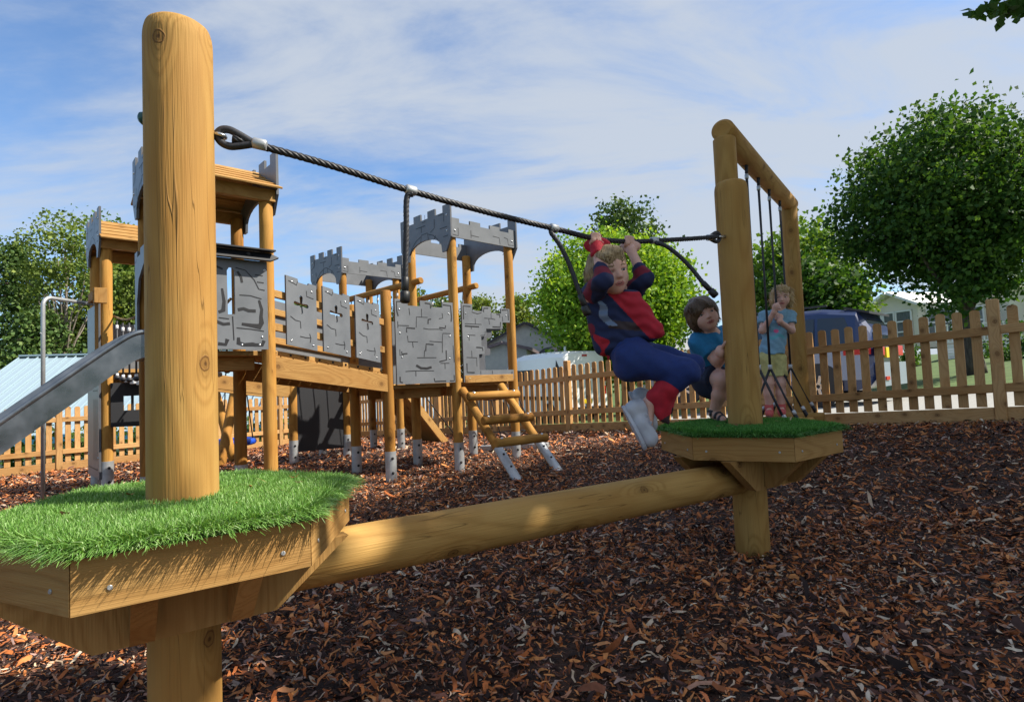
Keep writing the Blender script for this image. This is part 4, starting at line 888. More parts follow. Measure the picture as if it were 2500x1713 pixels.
for i, (px, D_, h, rad, lab, mm_) in enumerate(((740, 44, 9.2, 2.6, 'small conifer tip above the bridge panels', 'needle'), (1010, 40, 9.0, 4.2, 'broad larch left of the right castle tower', 'leaf_olive'), (1085, 44, 8.8, 4.0, 'larch framed by the right castle tower posts', 'leaf_olive'), (1180, 43, 8.6, 4.4, 'larch behind the round handrail log end', 'leaf_olive'), (1262, 38, 7.9, 3.4, 'conifer above the grey gabled house', 'leaf_olive'), (1295, 46, 6.8, 4, 'low conifer right of the grey house roof', 'leaf_olive'), (900, 46, 8, 4.4, 'conifer behind the middle tower', 'needle'), (640, 40, 7.2, 4, 'conifer behind the sloping bridge', 'leaf_olive'), (540, 38, 6.8, 4.2, 'conifer seen through the bay window slot', 'needle'), (450, 40, 7.4, 4.2, 'conifer behind the thick near post', 'needle'))):
    conifer(lab, fa(px, D_, -2.2), h + .7, rad * 1.15, 60 + i, M[mm_], .30, 24, dens=9, per=26, pw=.6)
# planting behind the left fence
for i in range(9):
    t = (i + .5) / 9; p = FB.lerp(FC, t) + Vector((-.77, .64, 0)) * (.75 + .15 * (i % 2)); r_ = np.random.default_rng(80 + i); z = gzf(p.x, p.y) - .1
    ce = np.array([p.x, p.y, z + .42]) + r_.normal(0, 1, (46, 3)) * np.array([.28, .28, .17]); root = thing('shrub', ('leafy shrub with yellow flowers behind the left fence, ' + ('nearest the corner', 'second from the corner', 'third from the corner', 'fourth from the corner', 'beside the blue swing', 'under the rope bridge', 'right of the pole', 'left of the pole', 'at the left edge')[i]), 'shrub', (p.x, p.y, z), 'shrubs behind the left fence')
    V, F, rn = leaves(ce, 16, (.09, .09, .08), .075, 90 + i); np_build('foliage', V, F, M['bush'], rn, parent=root)
    a = MB()
    for k in range(6): e = ce[r_.integers(len(ce))]; tube(a, [p + ZZ * (z - .05), Vector(e)], .01, n=5)
    build(a, 'stem', M['bark_t'], root)

# ------------------------------------------------------------------ buildings
M['roof_blue'] = mat('blue_grey_metal_roof', (.40, .52, .60), .35, .2)
M['trim_blue'] = mat('blue_fascia', (.04, .22, .40), .5)
M['render'] = noisy('pale_render', (.50, .51, .50), (.60, .60, .58), 5, .9, bump=.05)
M['slate'] = noisy('dark_slate', (.035, .035, .045), (.07, .065, .08), 8, .7, bump=.2)
M['pinkslate'] = noisy('weathered_slate', (.16, .12, .135), (.22, .17, .19), 8, .7, bump=.2)
M['glass'] = mat('window_glass', (.03, .04, .05), .06, 0, **{'Specular IOR Level': .8})
M['curtained'] = noisy('curtained_glass', (.10, .12, .13), (.24, .26, .27), 3, .15, bump=0, stretch=(30, 30, 1))
M['cream'] = noisy('cream_cladding', (1.0, .90, .74), (1.05, .96, .80), 3, .6, bump=.05)
M['white_paint'] = mat('white_paint', (1.05, 1.05, 1.03), .5)
# low building with a ribbed blue roof on the left
e0 = at(-260, 1040, 15.5); r1_ = at(950, 880, 23.5)
bl = thing('lodge_building', 'long low building with pale blue ribbed metal roof behind the left fence', 'building', (-11.5, 18.5, -2.3))
Rd = (Vector((-4.3, 22.3, 0)) - Vector((-17.5, 19.3, 0))).normalized(); Rn = Vector((Rd.y, -Rd.x, 0))
er = Vector((-17.5, 20.4, 2.42)); er2 = Vector((-3.6, 22.6, 2.30)); ev = er + Rn * 5.2 - ZZ * 2.55; ev2 = er2 + Rn * 5.2 - ZZ * 2.45
a = MB(); sl_ = (ev - er); prism(a, [(0, 0), (1, 0), (1, 1), (0, 1)], [], er, er2 - er, sl_, (er2 - er).cross(sl_) * -1 if (er2 - er).cross(sl_).z < 0 else (er2 - er).cross(sl_), .06)
up_ = (er2 - er).cross(sl_).normalized(); up_ = up_ if up_.z > 0 else -up_
for k in range(47):
    t = k / 46; beam(a, er.lerp(er2, t) + up_ * .03, ev.lerp(ev2, t) + up_ * .03, .035, .05, up=up_, bev=.004)
beam(a, er + up_ * .05, er2 + up_ * .05, .25, .06)
build(a, 'roof', M['roof_blue'], bl)
a = MB(); beam(a, ev - ZZ * .08, ev2 - ZZ * .08, .05, .24); build(a, 'fascia', M['trim_blue'], bl)
a = MB(); w0, w1 = ev - Rn * .6, ev2 - Rn * .6; box(a, (w0 + w1) / 2 - ZZ * 1.3 - Rn * 2, ((w1 - w0).length, 4, 2.3), Rd, Rn); build(a, 'wall', M['render'], bl)
a = MB(); g0 = at(-60, 1010, 15.2); beam(a, at(-120, 1000, 15), at(45, 1100, 14.6), .3, .3); build(a, 'gable_trim', M['trim_blue'], bl)
# grey gabled houses
def house(label, K, dirv, w, L_, zb, ze, zr, roofm, group='grey gabled houses', wins=()):
    root = thing('gabled_house', label, 'house', (K.x, K.y, zb), group); d = Vector(dirv).normalized(); n = Vector((-d.y, d.x, 0))     # gable runs along d, house extends along n
    a = MB(); prism(a, [(0, 0), (w, 0), (w, ze - zb), (w / 2, zr - zb), (0, ze - zb)], [], Vector((K.x, K.y, zb)), d, ZZ, d.cross(ZZ), -0.0 + L_ if False else .3)
    box(a, Vector((K.x, K.y, 0)) + d * (w / 2) + n * (L_ / 2 + .15) + ZZ * ((zb + ze) / 2), (w - .02, L_, ze - zb - .02), d, n); build(a, 'wall', M['render'], root)
    for s_ in (0, 1):
        a = MB(); e = Vector((K.x, K.y, ze)) + d * (w if s_ else 0) + (d if s_ else -d) * .25 - ZZ * .25 * (zr - ze) / (w / 2); r_ = Vector((K.x, K.y, zr)) + d * w / 2
        sl2 = r_ - e; nn = sl2.cross(n); nn = nn if nn.z > 0 else -nn
        prism(a, [(0, 0), (1, 0), (1, 1), (0, 1)], [], e - n * .3 + nn.normalized() * .14, sl2, n * (L_ + .6), nn, .14); build(a, 'roof', roofm, root)
    for (u, z, ww, hh) in wins:
        a = MB(); box(a, Vector((K.x, K.y, z)) + d * u + d.cross(ZZ) * .02, (ww, .06, hh), d, n); build(a, 'window', M['glass'], root)
    return root
def gp(px, py, D): return at(px, py, D)
g1 = gp(1165, 900, 34); g1.z = -2
house('large pale grey gabled house with dark slate roof behind the van', g1, (1, .10, 0), 5.9, 9, -2, gp(1190, 855, 34).z, gp(1267, 790, 34).z, M['slate'], wins=((4.0, 1.6, .9, .8),))
g2 = gp(1173, 900, 28); g2.z = -2
house('smaller pale gabled house with purple grey roof left of the van', g2, (1, -.12, 0), 2.3, 8, -2, gp(1180, 858, 28).z, gp(1200, 842, 28).z, M['pinkslate'])
g3 = gp(1315, 900, 30); g3.z = -2
house('low grey gabled outbuilding with dark roof above the van roof', g3, (1, .2, 0), 3.0, 6, -2, gp(1315, 866, 30).z - .6, gp(1316, 845, 30).z, M['slate'])
# ribbed roof between the two boys
rb = thing('lodge', 'small lodge with grey ribbed tile roof between the two boys', 'building', (9.0, 31, 0))
a = MB(); e = at(1590, 858, 30); r_ = at(1760, 850, 32); up_v = at(1625, 828, 33) - e; dd = r_ - e; nn = dd.cross(up_v); nn = nn if nn.z > 0 else -nn
prism(a, [(0, 0), (1, 0), (1, 1), (.2, 1)], [], e, dd, up_v, nn, .1)
for k in range(18): t = k / 17; beam(a, e + dd * t + nn.normalized() * .03, e + dd * (t * .8 + .2) + up_v + nn.normalized() * .03, .06, .06, up=nn)
build(a, 'roof', noisy('grey_ribbed_tile', (.32, .34, .36), (.42, .44, .46), 5, .5), rb)
a = MB(); box(a, e + dd * .5 + Vector((0, 1.2, -1.3)), (dd.length * .95, 2, 2.4), dd.normalized(), ZZ.cross(dd.normalized())); build(a, 'wall', M['render'], rb)
# cream holiday lodge on the right
cv = thing('holiday_lodge', 'cream static holiday lodge with white framed bay windows and decking under the dark tree', 'mobile home', (20, 28, .85))
def face(name, o, d, n, outline, m, parent, th=.05): a = MB(); prism(a, outline, [], o, d, ZZ, n, th); return build(a, name, m, parent)
kx = at(2252, 900, 28); K0 = Vector((kx.x, kx.y, 1.62)); lx = at(2131, 900, 30.6); L0 = Vector((lx.x, lx.y, 1.62)); dF = (K0 - L0); wF = dF.length; dF.normalize(); nF = dF.cross(ZZ)
zE = 1.62 + 2.15; zP = 1.62 + 2.75
face('gable_wall', L0, dF, nF, [(0, 0), (wF, 0), (wF, zE - 1.62), (wF / 2, zP - 1.62), (0, zE - 1.62)], M['cream'], cv)
dS = Vector((.945, -.327, 0)); nS = dS.cross(ZZ)
a = MB(); box(a, K0 + dS * 4.5 - nS * 1.5 + ZZ * 1.07, (9.0, 3.0, 2.14), dS, nS); build(a, 'side_wall', M['cream'], cv)
for s_ in (0, 1):
    a = MB(); rg = (L0 + K0) / 2 + ZZ * 2.85 + nF * .4; e = (L0 - dF * .25 if s_ == 0 else K0 + dF * .25) + ZZ * 2.08 + nF * .4; v_ = e - rg; ax = -nF * 9.5; nn = v_.cross(ax); nn = nn if nn.z > 0 else -nn
    prism(a, [(0, 0), (1, 0), (1, 1), (0, 1)], [], rg + nn.normalized() * .12, v_, ax, nn, .12); build(a, 'roof', M['white_paint'], cv)
def win(o, d, n, w, h, parent, cols=2, rows=2, fr=.07):
    a = MB()
    for i in range(cols + 1): box(a, o + d * (w * i / cols) + ZZ * (h / 2) + n * .05, (fr, .06, h + fr), d, n)
    for j in range(rows + 1): box(a, o + d * (w / 2) + ZZ * (h * j / rows) + n * .052, (w + fr, .055, fr), d, n)
    wi = build(a, 'window', M['white_paint'], parent); a = MB(); prism(a, [(0, 0), (w, 0), (w, h), (0, h)], [], o + n * .03, d, ZZ, n, .02); build(a, 'pane', M['curtained'], wi)
for u, w in ((.06, .22), (.32, .22), (.58, .30)): win(L0 + dF * (wF * u) + ZZ * .35, dF, nF, wF * w, 1.55, cv, 1, 3)
for u, w, c in ((.35, 1.0, 1), (1.7, .9, 1), (3.6, 1.2, 2), (5.4, .9, 1)): win(K0 + dS * u + ZZ * .55, dS, nS, w, 1.3, cv, c, 2)
a = MB(); pts_ = [K0 + dS * .2 + nS * 1.5, K0 + dS * 5.2 + nS * 1.5]
for k in range(8): box(a, K0 + dS * 2.7 + nS * 1.5 + ZZ * (-.78 + .11 * k), (5.0, .04, .10), dS, nS)
build(a, 'deck_skirt', M['white_paint'], cv)
a = MB(); beam(a, pts_[0] + ZZ * .95, pts_[1] + ZZ * .95, .08, .06); beam(a, pts_[0] + ZZ * .16, pts_[1] + ZZ * .16, .08, .06)
for k in range(34): box(a, pts_[0].lerp(pts_[1], k / 33) + ZZ * .55, (.05, .05, .8), dS, nS)
build(a, 'railing', M['white_paint'], cv)
a = MB(); q = at(2200, 915, 20); box(a, Vector((18.5, 24.5, .55)), (7, .3, .5), dS, nS); lw = build(a, 'log_edging', M['bark_t'], None, loc=(18.5, 24.5, .5)); tag(lw, 'low dark timber retaining edge in front of the cream lodge', 'retaining wall')
cv2 = thing('holiday_lodge', 'second cream lodge with a square dark window at the far right edge', 'mobile home', (23, 26, .9)); q = at(2440, 900, 27)
a = MB(); box(a, Vector((q.x, q.y, 0)) + Vector((2.6, -.2, 2.85)), (5, 3, 2.7), (.97, -.24, 0), (.24, .97, 0)); build(a, 'wall', M['cream'], cv2)
a = MB(); box(a, Vector((q.x, q.y, 0)) + Vector((2.5, -.4, 4.28)), (5.8, 3.9, .16), (.97, -.24, 0), (.24, .97, 0)); build(a, 'roof', M['white_paint'], cv2)
win(Vector((q.x, q.y, 2.6)) + Vector((.5, -1.85, 0)), Vector((.97, -.24, 0)), Vector((-.24, -.97, 0)), .75, 1.05, cv2, 1, 2)
for i, (px, py, D_, s_) in enumerate(((2418, 880, 22, .55), (2490, 855, 18, .7), (2225, 880, 26, .5))):
    p = at(px, py, D_); r_ = np.random.default_rng(130 + i); ce = np.array(p) + r_.normal(0, 1, (60, 3)) * s_ * .5; z = gzf(p.x, p.y); rt = thing('shrub', ('green shrub with pale flowers in front of the lodge decking', 'dark clipped shrub at the right edge beyond the fence', 'small dark shrub under the lodge bay window')[i], 'shrub', (p.x, p.y, z)); V, F, rn = leaves(ce, 14, (.12, .12, .12), .12, 140 + i); np_build('foliage', V, F, M['leaf_dark'], rn, parent=rt)
    a = MB(); tube(a, [Vector((p.x, p.y, z - .05)), p], .04, n=6); build(a, 'stem', M['bark_t'], rt)

# ------------------------------------------------------------------ vehicles
def paint(name, col, rough=.25): return mat(name, col, rough, 0.0, **{'Coat Weight': .6, 'Coat Roughness': .08})
M['van_white'] = paint('white_van_paint', (1.05, 1.06, 1.08)); M['car_blue'] = paint('dark_blue_car_paint', (.012, .03, .115), .35); M['silver'] = paint('silver_and_reflection', (.30, .36, .48), .3)
M['tyre'] = mat('tyre_rubber', (.015, .015, .016), .8); M['red_lens'] = mat('red_lens', (.55, .01, .01), .2); M['yellow_plate'] = mat('yellow_plate', (.85, .62, .01), .4); M['trim'] = mat('dark_trim', (.02, .02, .022), .5); M['clear_lens'] = mat('clear_lens', (.8, .7, .6), .2)
def loft(mb, secs, m=0, close=True, smooth=False):
    n = len(secs[0]); vs = [p for s in secs for p in s]; fs = []
    for i in range(len(secs) - 1):
        for j in range(n): fs.append((i * n + j, i * n + (j + 1) % n, (i + 1) * n + (j + 1) % n, (i + 1) * n + j))
    fs.append(tuple(range(n))[::-1]); fs.append(tuple((len(secs) - 1) * n + j for j in range(n))); mb.add(vs, fs, None, m, [smooth] * (len(fs) - 2) + [False] * 2)
def wheel(par, c, ax, r, w):
    ax = Vector(ax).normalized(); a = MB(); log(a, c - ax * w / 2, c + ax * w / 2, r, n=28, bev=.03); wh = build(a, 'wheel', M['tyre'], par)
    a = MB(); u, v, _ = basis(ax); log(a, c + ax * (w / 2 - .01), c + ax * (w / 2 + .006), r * .64, n=24, bev=.005, m=1)
    for k in range(7):
        t = k * 2 * math.pi / 7; dd = u * math.cos(t) + v * math.sin(t); beam(a, c + ax * (w / 2 + .01) + dd * .03, c + ax * (w / 2 + .012) + dd * r * .6, .05, .03, up=ax, bev=.004)
    build(a, 'rim', [M['chrome'], M['trim']], wh)
def vehicle_frame(o, h): h = Vector(h).normalized(); s = Vector((h.y, -h.x, 0)); return lambda x, y, z: Vector(o) + h * x + s * y + ZZ * z, h, s
# white van, tail towards us
vz = -.72; RL = at(1372, 900, 21); RL.z = vz
van = thing('panel_van', 'white high roof panel van parked tail towards the fence', 'van', (RL.x, RL.y, vz)); h = Vector((-.49, .872, 0)); s = Vector((.872, .49, 0))
def vp(x, y, z): return RL + h * x + s * y + ZZ * z
def vsec(x, zt, zb=.32, w=2.05, tum=.16, ins=0):
    prof = [(ins, zb), (ins - .01, .9), (ins + .02, 1.35), (ins + tum * .55, zt - .22), (ins + tum * .9, zt - .07), (ins + tum + .16, zt)]
    pts = [(y, z) for y, z in prof] + [(w - y, z) for y, z in prof[::-1]]; return [vp(x, y, z) for y, z in pts]
a = MB(); loft(a, [vsec(0, 2.50, .42, ins=.05), vsec(.06, 2.58), vsec(1.0, 2.62), vsec(3.2, 2.60), vsec(3.9, 2.52), vsec(4.3, 2.30), vsec(4.95, 1.55), vsec(5.5, 1.32, ins=.05), vsec(5.7, 1.0, ins=.12)]); build(a, 'body', M['van_white'], van)
def quad(par, name, pts, m, th=.015, n=None):
    a = MB(); o = pts[0]; n = (pts[1] - pts[0]).cross(pts[2] - pts[0]).normalized() if n is None else n
    vs = [p + n * th for p in pts] + list(pts); k = len(pts); fs = [tuple(range(k)), tuple(range(2 * k - 1, k - 1, -1))] + [(i, i + k, (i + 1) % k + k, (i + 1) % k) for i in range(k)]
    a.add(vs, fs, None, 0, False); return build(a, name, m, par)
nb_ = -h; ns_ = -s
quad(van, 'side_window', [vp(4.5, -.012 + .02, 1.42), vp(3.9, .0, 1.42), vp(3.9, .10, 2.10), vp(4.25, .10, 2.05)][::-1], M['glass'], .02, ns_)
quad(van, 'side_window', [vp(3.6, .0, 1.42), vp(2.1, .0, 1.42), vp(2.1, .10, 2.10), vp(3.6, .10, 2.10)], M['trim'], .02, ns_)
quad(van, 'side_trim', [vp(5.2, -.02, .78), vp(.1, -.02, .78), vp(.1, -.02, .92), vp(5.2, -.02, .92)], M['trim'], .02, ns_)
quad(van, 'corner_window', [vp(.03, .06, 1.5), vp(.5, .0, 1.5), vp(.5, .10, 2.28), vp(.03, .14, 2.28)][::-1], M['trim'], .02, (ns_ + nb_ * .1).normalized())
for y in (.08, 1.78): quad(van, 'tail_light', [vp(-.0, y, .95), vp(0, y + .19, .95), vp(0, y + .19, 1.75), vp(0, y, 1.75)], M['red_lens'], .025, nb_)
for y in (.10, 1.80): quad(van, 'indicator', [vp(-.02, y, 1.25), vp(-.02, y + .15, 1.25), vp(-.02, y + .15, 1.42), vp(-.02, y, 1.42)], M['clear_lens'], .02, nb_)
quad(van, 'brake_light', [vp(.01, .92, 2.38), vp(.01, 1.14, 2.38), vp(.01, 1.14, 2.45), vp(.01, .92, 2.45)], M['red_lens'], .03, nb_)
for y in (1.025,): quad(van, 'door_gap', [vp(0, y - .008, .45), vp(0, y + .008, .45), vp(0.02, y + .008, 2.32), vp(0.02, y - .008, 2.32)], M['trim'], .012, nb_)
quad(van, 'door_handle', [vp(0, 1.12, 1.1), vp(0, 1.26, 1.1), vp(0, 1.26, 1.45), vp(0, 1.12, 1.45)], M['trim'], .03, nb_)
pl = quad(van, 'number_plate', [vp(0, .72, .62), vp(0, 1.30, .62), vp(0, 1.30, .78), vp(0, .72, .78)], M['yellow_plate'], .02, nb_)
quad(van, 'rear_bumper', [vp(-.02, .05, .32), vp(-.02, 2.0, .32), vp(-.02, 2.0, .50), vp(-.02, .05, .50)], M['trim'], .09, nb_)
a = MB(); q = vp(1.2, 1.0, 2.62); log(a, q, q + ZZ * .22, .05, n=12); build(a, 'roof_vent', M['van_white'], van)
for x, y in ((.9, .05), (4.7, .05), (.9, 2.0), (4.7, 2.0)): wheel(van, vp(x, y, .34), -s if y < 1 else s, .34, .24)
# dark blue car beyond the right fence
cz = gzf(6.2, 9.6); C0 = at(2132, 900, 9.5); C0.z = cz
car = thing('estate_car', 'dark blue estate car with a silver reflection painted along its lower body parked beyond the right fence', 'car', (C0.x, C0.y, cz)); ch = Vector((-.70, .714, 0)); cs_ = Vector((.714, .70, 0))
def cp(x, y, z): return C0 + ch * x + cs_ * y + ZZ * z
def csec(x, zt, zb=.24, shoulder=.98, w=1.85, ins=0.0, tum=.18):
    prof = [(ins + .04, zb), (ins, .5), (ins + .0, .78), (ins + .03, shoulder)]
    if zt > shoulder + .1: prof += [(ins + tum * .9, zt - .10), (ins + tum + .10, zt - .01)]
    else: prof += [(ins + .10, shoulder + .02), (ins + .25, zt)]
    pts = prof + [(w - y, z) for y, z in prof[::-1]]; return [cp(x, y, z) for y, z in pts]
a = MB(); loft(a, [csec(0, 1.05, .42, .9, ins=.12), csec(.06, 1.30, .32, .98, ins=.04), csec(.25, 1.62), csec(.8, 1.70), csec(2.0, 1.71), csec(2.6, 1.66), csec(3.35, 1.10, ins=.02), csec(4.1, .98, shoulder=.86, ins=.06), csec(4.35, .72, .3, .62, ins=.2)]); build(a, 'body', M['car_blue'], car)
# silver sheet puts a reflection into the lower flank colour; silver bumper
quad(car, 'lower_flank', [cp(4.1, -.012, .42), cp(.1, .0, .42), cp(.1, .0, .92), cp(3.4, -.01, .92)], M['silver'], .02, -cs_)
quad(car, 'side_window', [cp(3.1, .03, 1.02), cp(1.75, .02, 1.02), cp(1.75, .15, 1.52), cp(2.6, .16, 1.52)], M['glass'], .02, -cs_)
quad(car, 'side_window', [cp(1.68, .02, 1.02), cp(.9, .02, 1.02), cp(.9, .15, 1.52), cp(1.68, .15, 1.52)], M['glass'], .02, -cs_)
quad(car, 'side_window', [cp(.84, .02, 1.02), cp(.25, .05, 1.04), cp(.42, .17, 1.50), cp(.84, .15, 1.52)], M['glass'], .02, -cs_)
quad(car, 'rear_bumper', [cp(-.02, .1, .30), cp(-.02, 1.75, .30), cp(-.02, 1.75, .70), cp(-.02, .1, .70)], M['silver'], .10, -ch)
quad(car, 'rear_window', [cp(.0, .25, 1.05), cp(.0, 1.6, 1.05), cp(.16, 1.5, 1.45), cp(.16, .35, 1.45)], M['glass'], .02, -ch)
quad(car, 'tail_light', [cp(-.02, .05, .82), cp(-.02, .50, .82), cp(-.02, .50, 1.0), cp(-.02, .05, 1.0)], M['red_lens'], .05, -ch); quad(car, 'tail_light', [cp(-.02, 1.36, .82), cp(-.02, 1.8, .82), cp(-.02, 1.8, 1.0), cp(-.02, 1.36, 1.0)], M['red_lens'], .05, -ch)
quad(car, 'tail_light', [cp(.42, -.005, .84), cp(.02, .02, .84), cp(.02, .02, .98), cp(.42, -.005, .98)], M['red_lens'], .035, -cs_)
quad(car, 'reflector', [cp(-.12, .2, .40), cp(-.12, .42, .40), cp(-.12, .42, .46), cp(-.12, .2, .46)], M['red_lens'], .02, -ch)
quad(car, 'number_plate', [cp(-.02, .66, .78), cp(-.02, 1.18, .78), cp(-.02, 1.18, .96), cp(-.02, .66, .96)], M['yellow_plate'], .04, -ch)
quad(car, 'spoiler', [cp(.06, .26, 1.54), cp(.06, 1.59, 1.54), cp(.45, 1.58, 1.655), cp(.45, .27, 1.655)], M['trim'], .04, ZZ)
for y in (.22, 1.62): a = MB(); beam(a, cp(.7, y, 1.74), cp(2.5, y, 1.745), .04, .035); build(a, 'roof_rail', M['trim'], car)
for x, y in ((.85, .10), (3.45, .10), (.85, 1.75), (3.45, 1.75)):
    a = MB(); q = cp(x, -.005 if y < 1 else 1.855, .34); ax_ = -cs_ if y < 1 else cs_; log(a, q, q + ax_ * .022, .385, n=28, bev=.002); build(a, 'wheel_arch', M['trim'], car); wheel(car, cp(x, y, .32), ax_, .32, .24)
# ------------------------------------------------------------------ people: one smooth implicit surface per body, clothing as children
def sdf_eval(prims, h, pad=.02, disp=None):
    lo = np.full(3, 1e9); hi = -lo
    for p in prims:
        if p['op'] == '-': continue
        if p['t'] == 'c': pts = np.array([p['a'], p['b']]); r_ = max(p['ra'], p['rb'])
        else: pts = np.array([p['c']]); r_ = max(p['r'])
        lo = np.minimum(lo, (pts - r_).min(0)); hi = np.maximum(hi, (pts + r_).max(0))
    lo -= pad; hi += pad; n = np.ceil((hi - lo) / h).astype(int) + 1
    F = np.full(n, .08, 'f'); ax = [lo[i] + h * np.arange(n[i]) for i in range(3)]
    for p in prims:
        if p['t'] == 'c': pts = np.array([p['a'], p['b']]); r_ = max(p['ra'], p['rb'])
        else: pts = np.array([p['c']]); r_ = max(p['r'])
        m = r_ + p['k'] + .03; i0 = np.maximum(((pts - m).min(0) - lo) / h, 0).astype(int); i1 = np.minimum(np.ceil(((pts + m).max(0) - lo) / h).astype(int) + 1, n)
        if (i1 <= i0).any(): continue
        X, Y, Z = np.meshgrid(*[ax[i][i0[i]:i1[i]] for i in range(3)], indexing='ij'); Q = np.stack([X, Y, Z], -1)
        if p['t'] == 'c':
            a, b = np.array(p['a']), np.array(p['b']); ab = b - a; t = np.clip(((Q - a) @ ab) / max(ab @ ab, 1e-9), 0, 1)
            d = np.linalg.norm(Q - a - t[..., None] * ab, axis=-1) - (p['ra'] + (p['rb'] - p['ra']) * t)
        else:
            q = (Q - np.array(p['c'])) @ p['R'].T; r3 = np.array(p['r']); k0 = np.linalg.norm(q / r3, axis=-1); k1 = np.linalg.norm(q / r3 ** 2, axis=-1) + 1e-9; d = k0 * (k0 - 1) / k1
        for (o, nn) in p.get('clip', ()): d = np.maximum(d, (Q - np.array(o)) @ np.array(nn))
        S = F[i0[0]:i1[0], i0[1]:i1[1], i0[2]:i1[2]]; k = max(p['k'], 1e-4)
        if p['op'] == '+': hh = np.maximum(k - np.abs(S - d), 0) / k; S[...] = np.minimum(S, d) - hh * hh * k * .25
        elif p['op'] == '-': hh = np.maximum(k - np.abs(S + d), 0) / k; S[...] = np.maximum(S, -d) + hh * hh * k * .25
    if disp is not None:
        X, Y, Z = np.meshgrid(*ax, indexing='ij'); F += disp(X, Y, Z).astype('f')
    for s in (0, -1): F[s] = .05; F[:, s] = .05; F[:, :, s] = .05
    return F, lo
def nets(F, lo, h):
    n = F.shape; ins = F < 0; c = [ins[i:n[0] - 1 + i, j:n[1] - 1 + j, k:n[2] - 1 + k] for i in (0, 1) for j in (0, 1) for k in (0, 1)]
    s = sum(x.astype(int) for x in c); act = (s > 0) & (s < 8); idx = -np.ones(act.shape, int); I = np.argwhere(act); idx[act] = np.arange(len(I))
    acc = np.zeros((len(I), 3)); cnt = np.zeros(len(I)); cor = [np.array(v) for v in ((0, 0, 0), (1, 0, 0), (0, 1, 0), (1, 1, 0), (0, 0, 1), (1, 0, 1), (0, 1, 1), (1, 1, 1))]
    for a in range(8):
        for b in range(a + 1, 8):
            if np.abs(cor[a] - cor[b]).sum() != 1: continue
            fa_ = F[tuple((I + cor[a]).T)]; fb = F[tuple((I + cor[b]).T)]; x = (fa_ < 0) != (fb < 0); t = np.where(x, fa_ / np.where(x, fa_ - fb, 1), 0)
            acc += np.where(x[:, None], cor[a] + t[:, None] * (cor[b] - cor[a]), 0); cnt += x
    V = (I + acc / cnt[:, None]) * h + lo; Q = []
    for ax in range(3):
        o = [(ax + 1) % 3, (ax + 2) % 3]; sl0 = [slice(1, n[i] - 1) for i in range(3)]; sl0[ax] = slice(0, n[ax] - 1); sl1 = list(sl0); sl1[ax] = slice(1, n[ax])
        A_ = ins[tuple(sl0)]; B_ = ins[tuple(sl1)]; E = np.argwhere(A_ != B_); fl = A_[tuple(E.T)]; off = np.array([1, 1, 1]); off[ax] = 0; E = E + off
        e1 = np.zeros(3, int); e1[o[0]] = 1; e2 = np.zeros(3, int); e2[o[1]] = 1
        q = np.stack([idx[tuple((E - d).T)] for d in (e1 + e2, e2, e1 * 0, e1)], -1); q[~fl] = q[~fl][:, ::-1]; Q.append(q)
    return V, np.concatenate(Q)
def Cc(a, b, ra, rb=None, k=.02, op='+', clip=()): return dict(t='c', a=tuple(a), b=tuple(b), ra=ra, rb=ra if rb is None else rb, k=k, op=op, clip=clip)
def Ee(c, r, Rm=None, k=.02, op='+', clip=()): return dict(t='e', c=tuple(c), r=r, R=np.eye(3) if Rm is None else np.array(Rm), k=k, op=op, clip=clip)
def smesh(name, prims, h, mats, parent, paint=None, disp=None, label=None, smooth=1):
    F, lo = sdf_eval(prims, h, disp=disp); V, Q = nets(F, lo, h)
    for _ in range(smooth):
        a = np.zeros_like(V); c = np.zeros(len(V))
        for i in range(4): np.add.at(a, Q[:, i], V[Q[:, (i + 1) % 4]]); np.add.at(a, Q[:, i], V[Q[:, i - 1]]); np.add.at(c, Q[:, i], 2)
        V = V * .5 + .5 * a / c[:, None]
    mi = paint(V[Q].mean(1)) if paint else None
    o = np_build(name, V, Q, mats, parent=parent, smooth=True, mi=mi)
    if label: o['label'] = label
    return o, V, Q
def frame3(f, u): f = Vector(f).normalized(); l = Vector(u).cross(f).normalized(); u = f.cross(l).normalized(); return f, l, u
M['skin'] = mat('skin', (.74, .42, .32), .5, 0, **{'Subsurface Weight': .12, 'Subsurface Radius': (.02, .008, .004), 'Subsurface Scale': .3})
M['lips'] = mat('lips', (.50, .17, .14), .5); M['brow'] = mat('eyebrow', (.25, .15, .08), .8); M['mouth'] = mat('mouth_dark', (.10, .02, .02), .5)
M['eye_white'] = mat('eye', (.75, .73, .70), .2); M['iris'] = mat('iris', (.05, .06, .07), .15)
def cloth(name, c, sc=55, r=.85, b=.4, var=.78): return noisy(name, tuple(x * var for x in c), c, sc, r, bump=b, dist=.002, detail=5)
M['navy'] = cloth('navy_fabric', (.010, .020, .085)); M['blue_cloth'] = cloth('blue_velour', (.007, .030, .17)); M['red_cloth'] = cloth('red_fabric', (.52, .010, .030)); M['dark_red'] = cloth('dark_red_fabric', (.22, .008, .03))
M['shoe_white'] = noisy('white_leather', (.42, .44, .50), (.54, .56, .61), 20, .45, bump=.1); M['tshirt'] = cloth('bright_blue_cotton', (.015, .22, .46)); M['shorts_navy'] = cloth('navy_shorts', (.008, .018, .05))
M['pale_blue'] = cloth('pale_blue_cotton', (.24, .44, .58)); M['yellow_cloth'] = cloth('pale_yellow_cotton', (.62, .56, .22)); M['coral'] = cloth('coral_knit', (.75, .14, .13)); M['sandal'] = mat('black_sandal', (.03, .032, .04), .6)
M['pink'] = mat('pink_print', (.8, .12, .3), .7); M['aqua'] = mat('aqua_print', (.12, .42, .5), .7); M['belt'] = mat('dark_belt', (.03, .012, .015), .7); M['lining'] = mat('silver_blue_lining', (.16, .22, .34), .35)
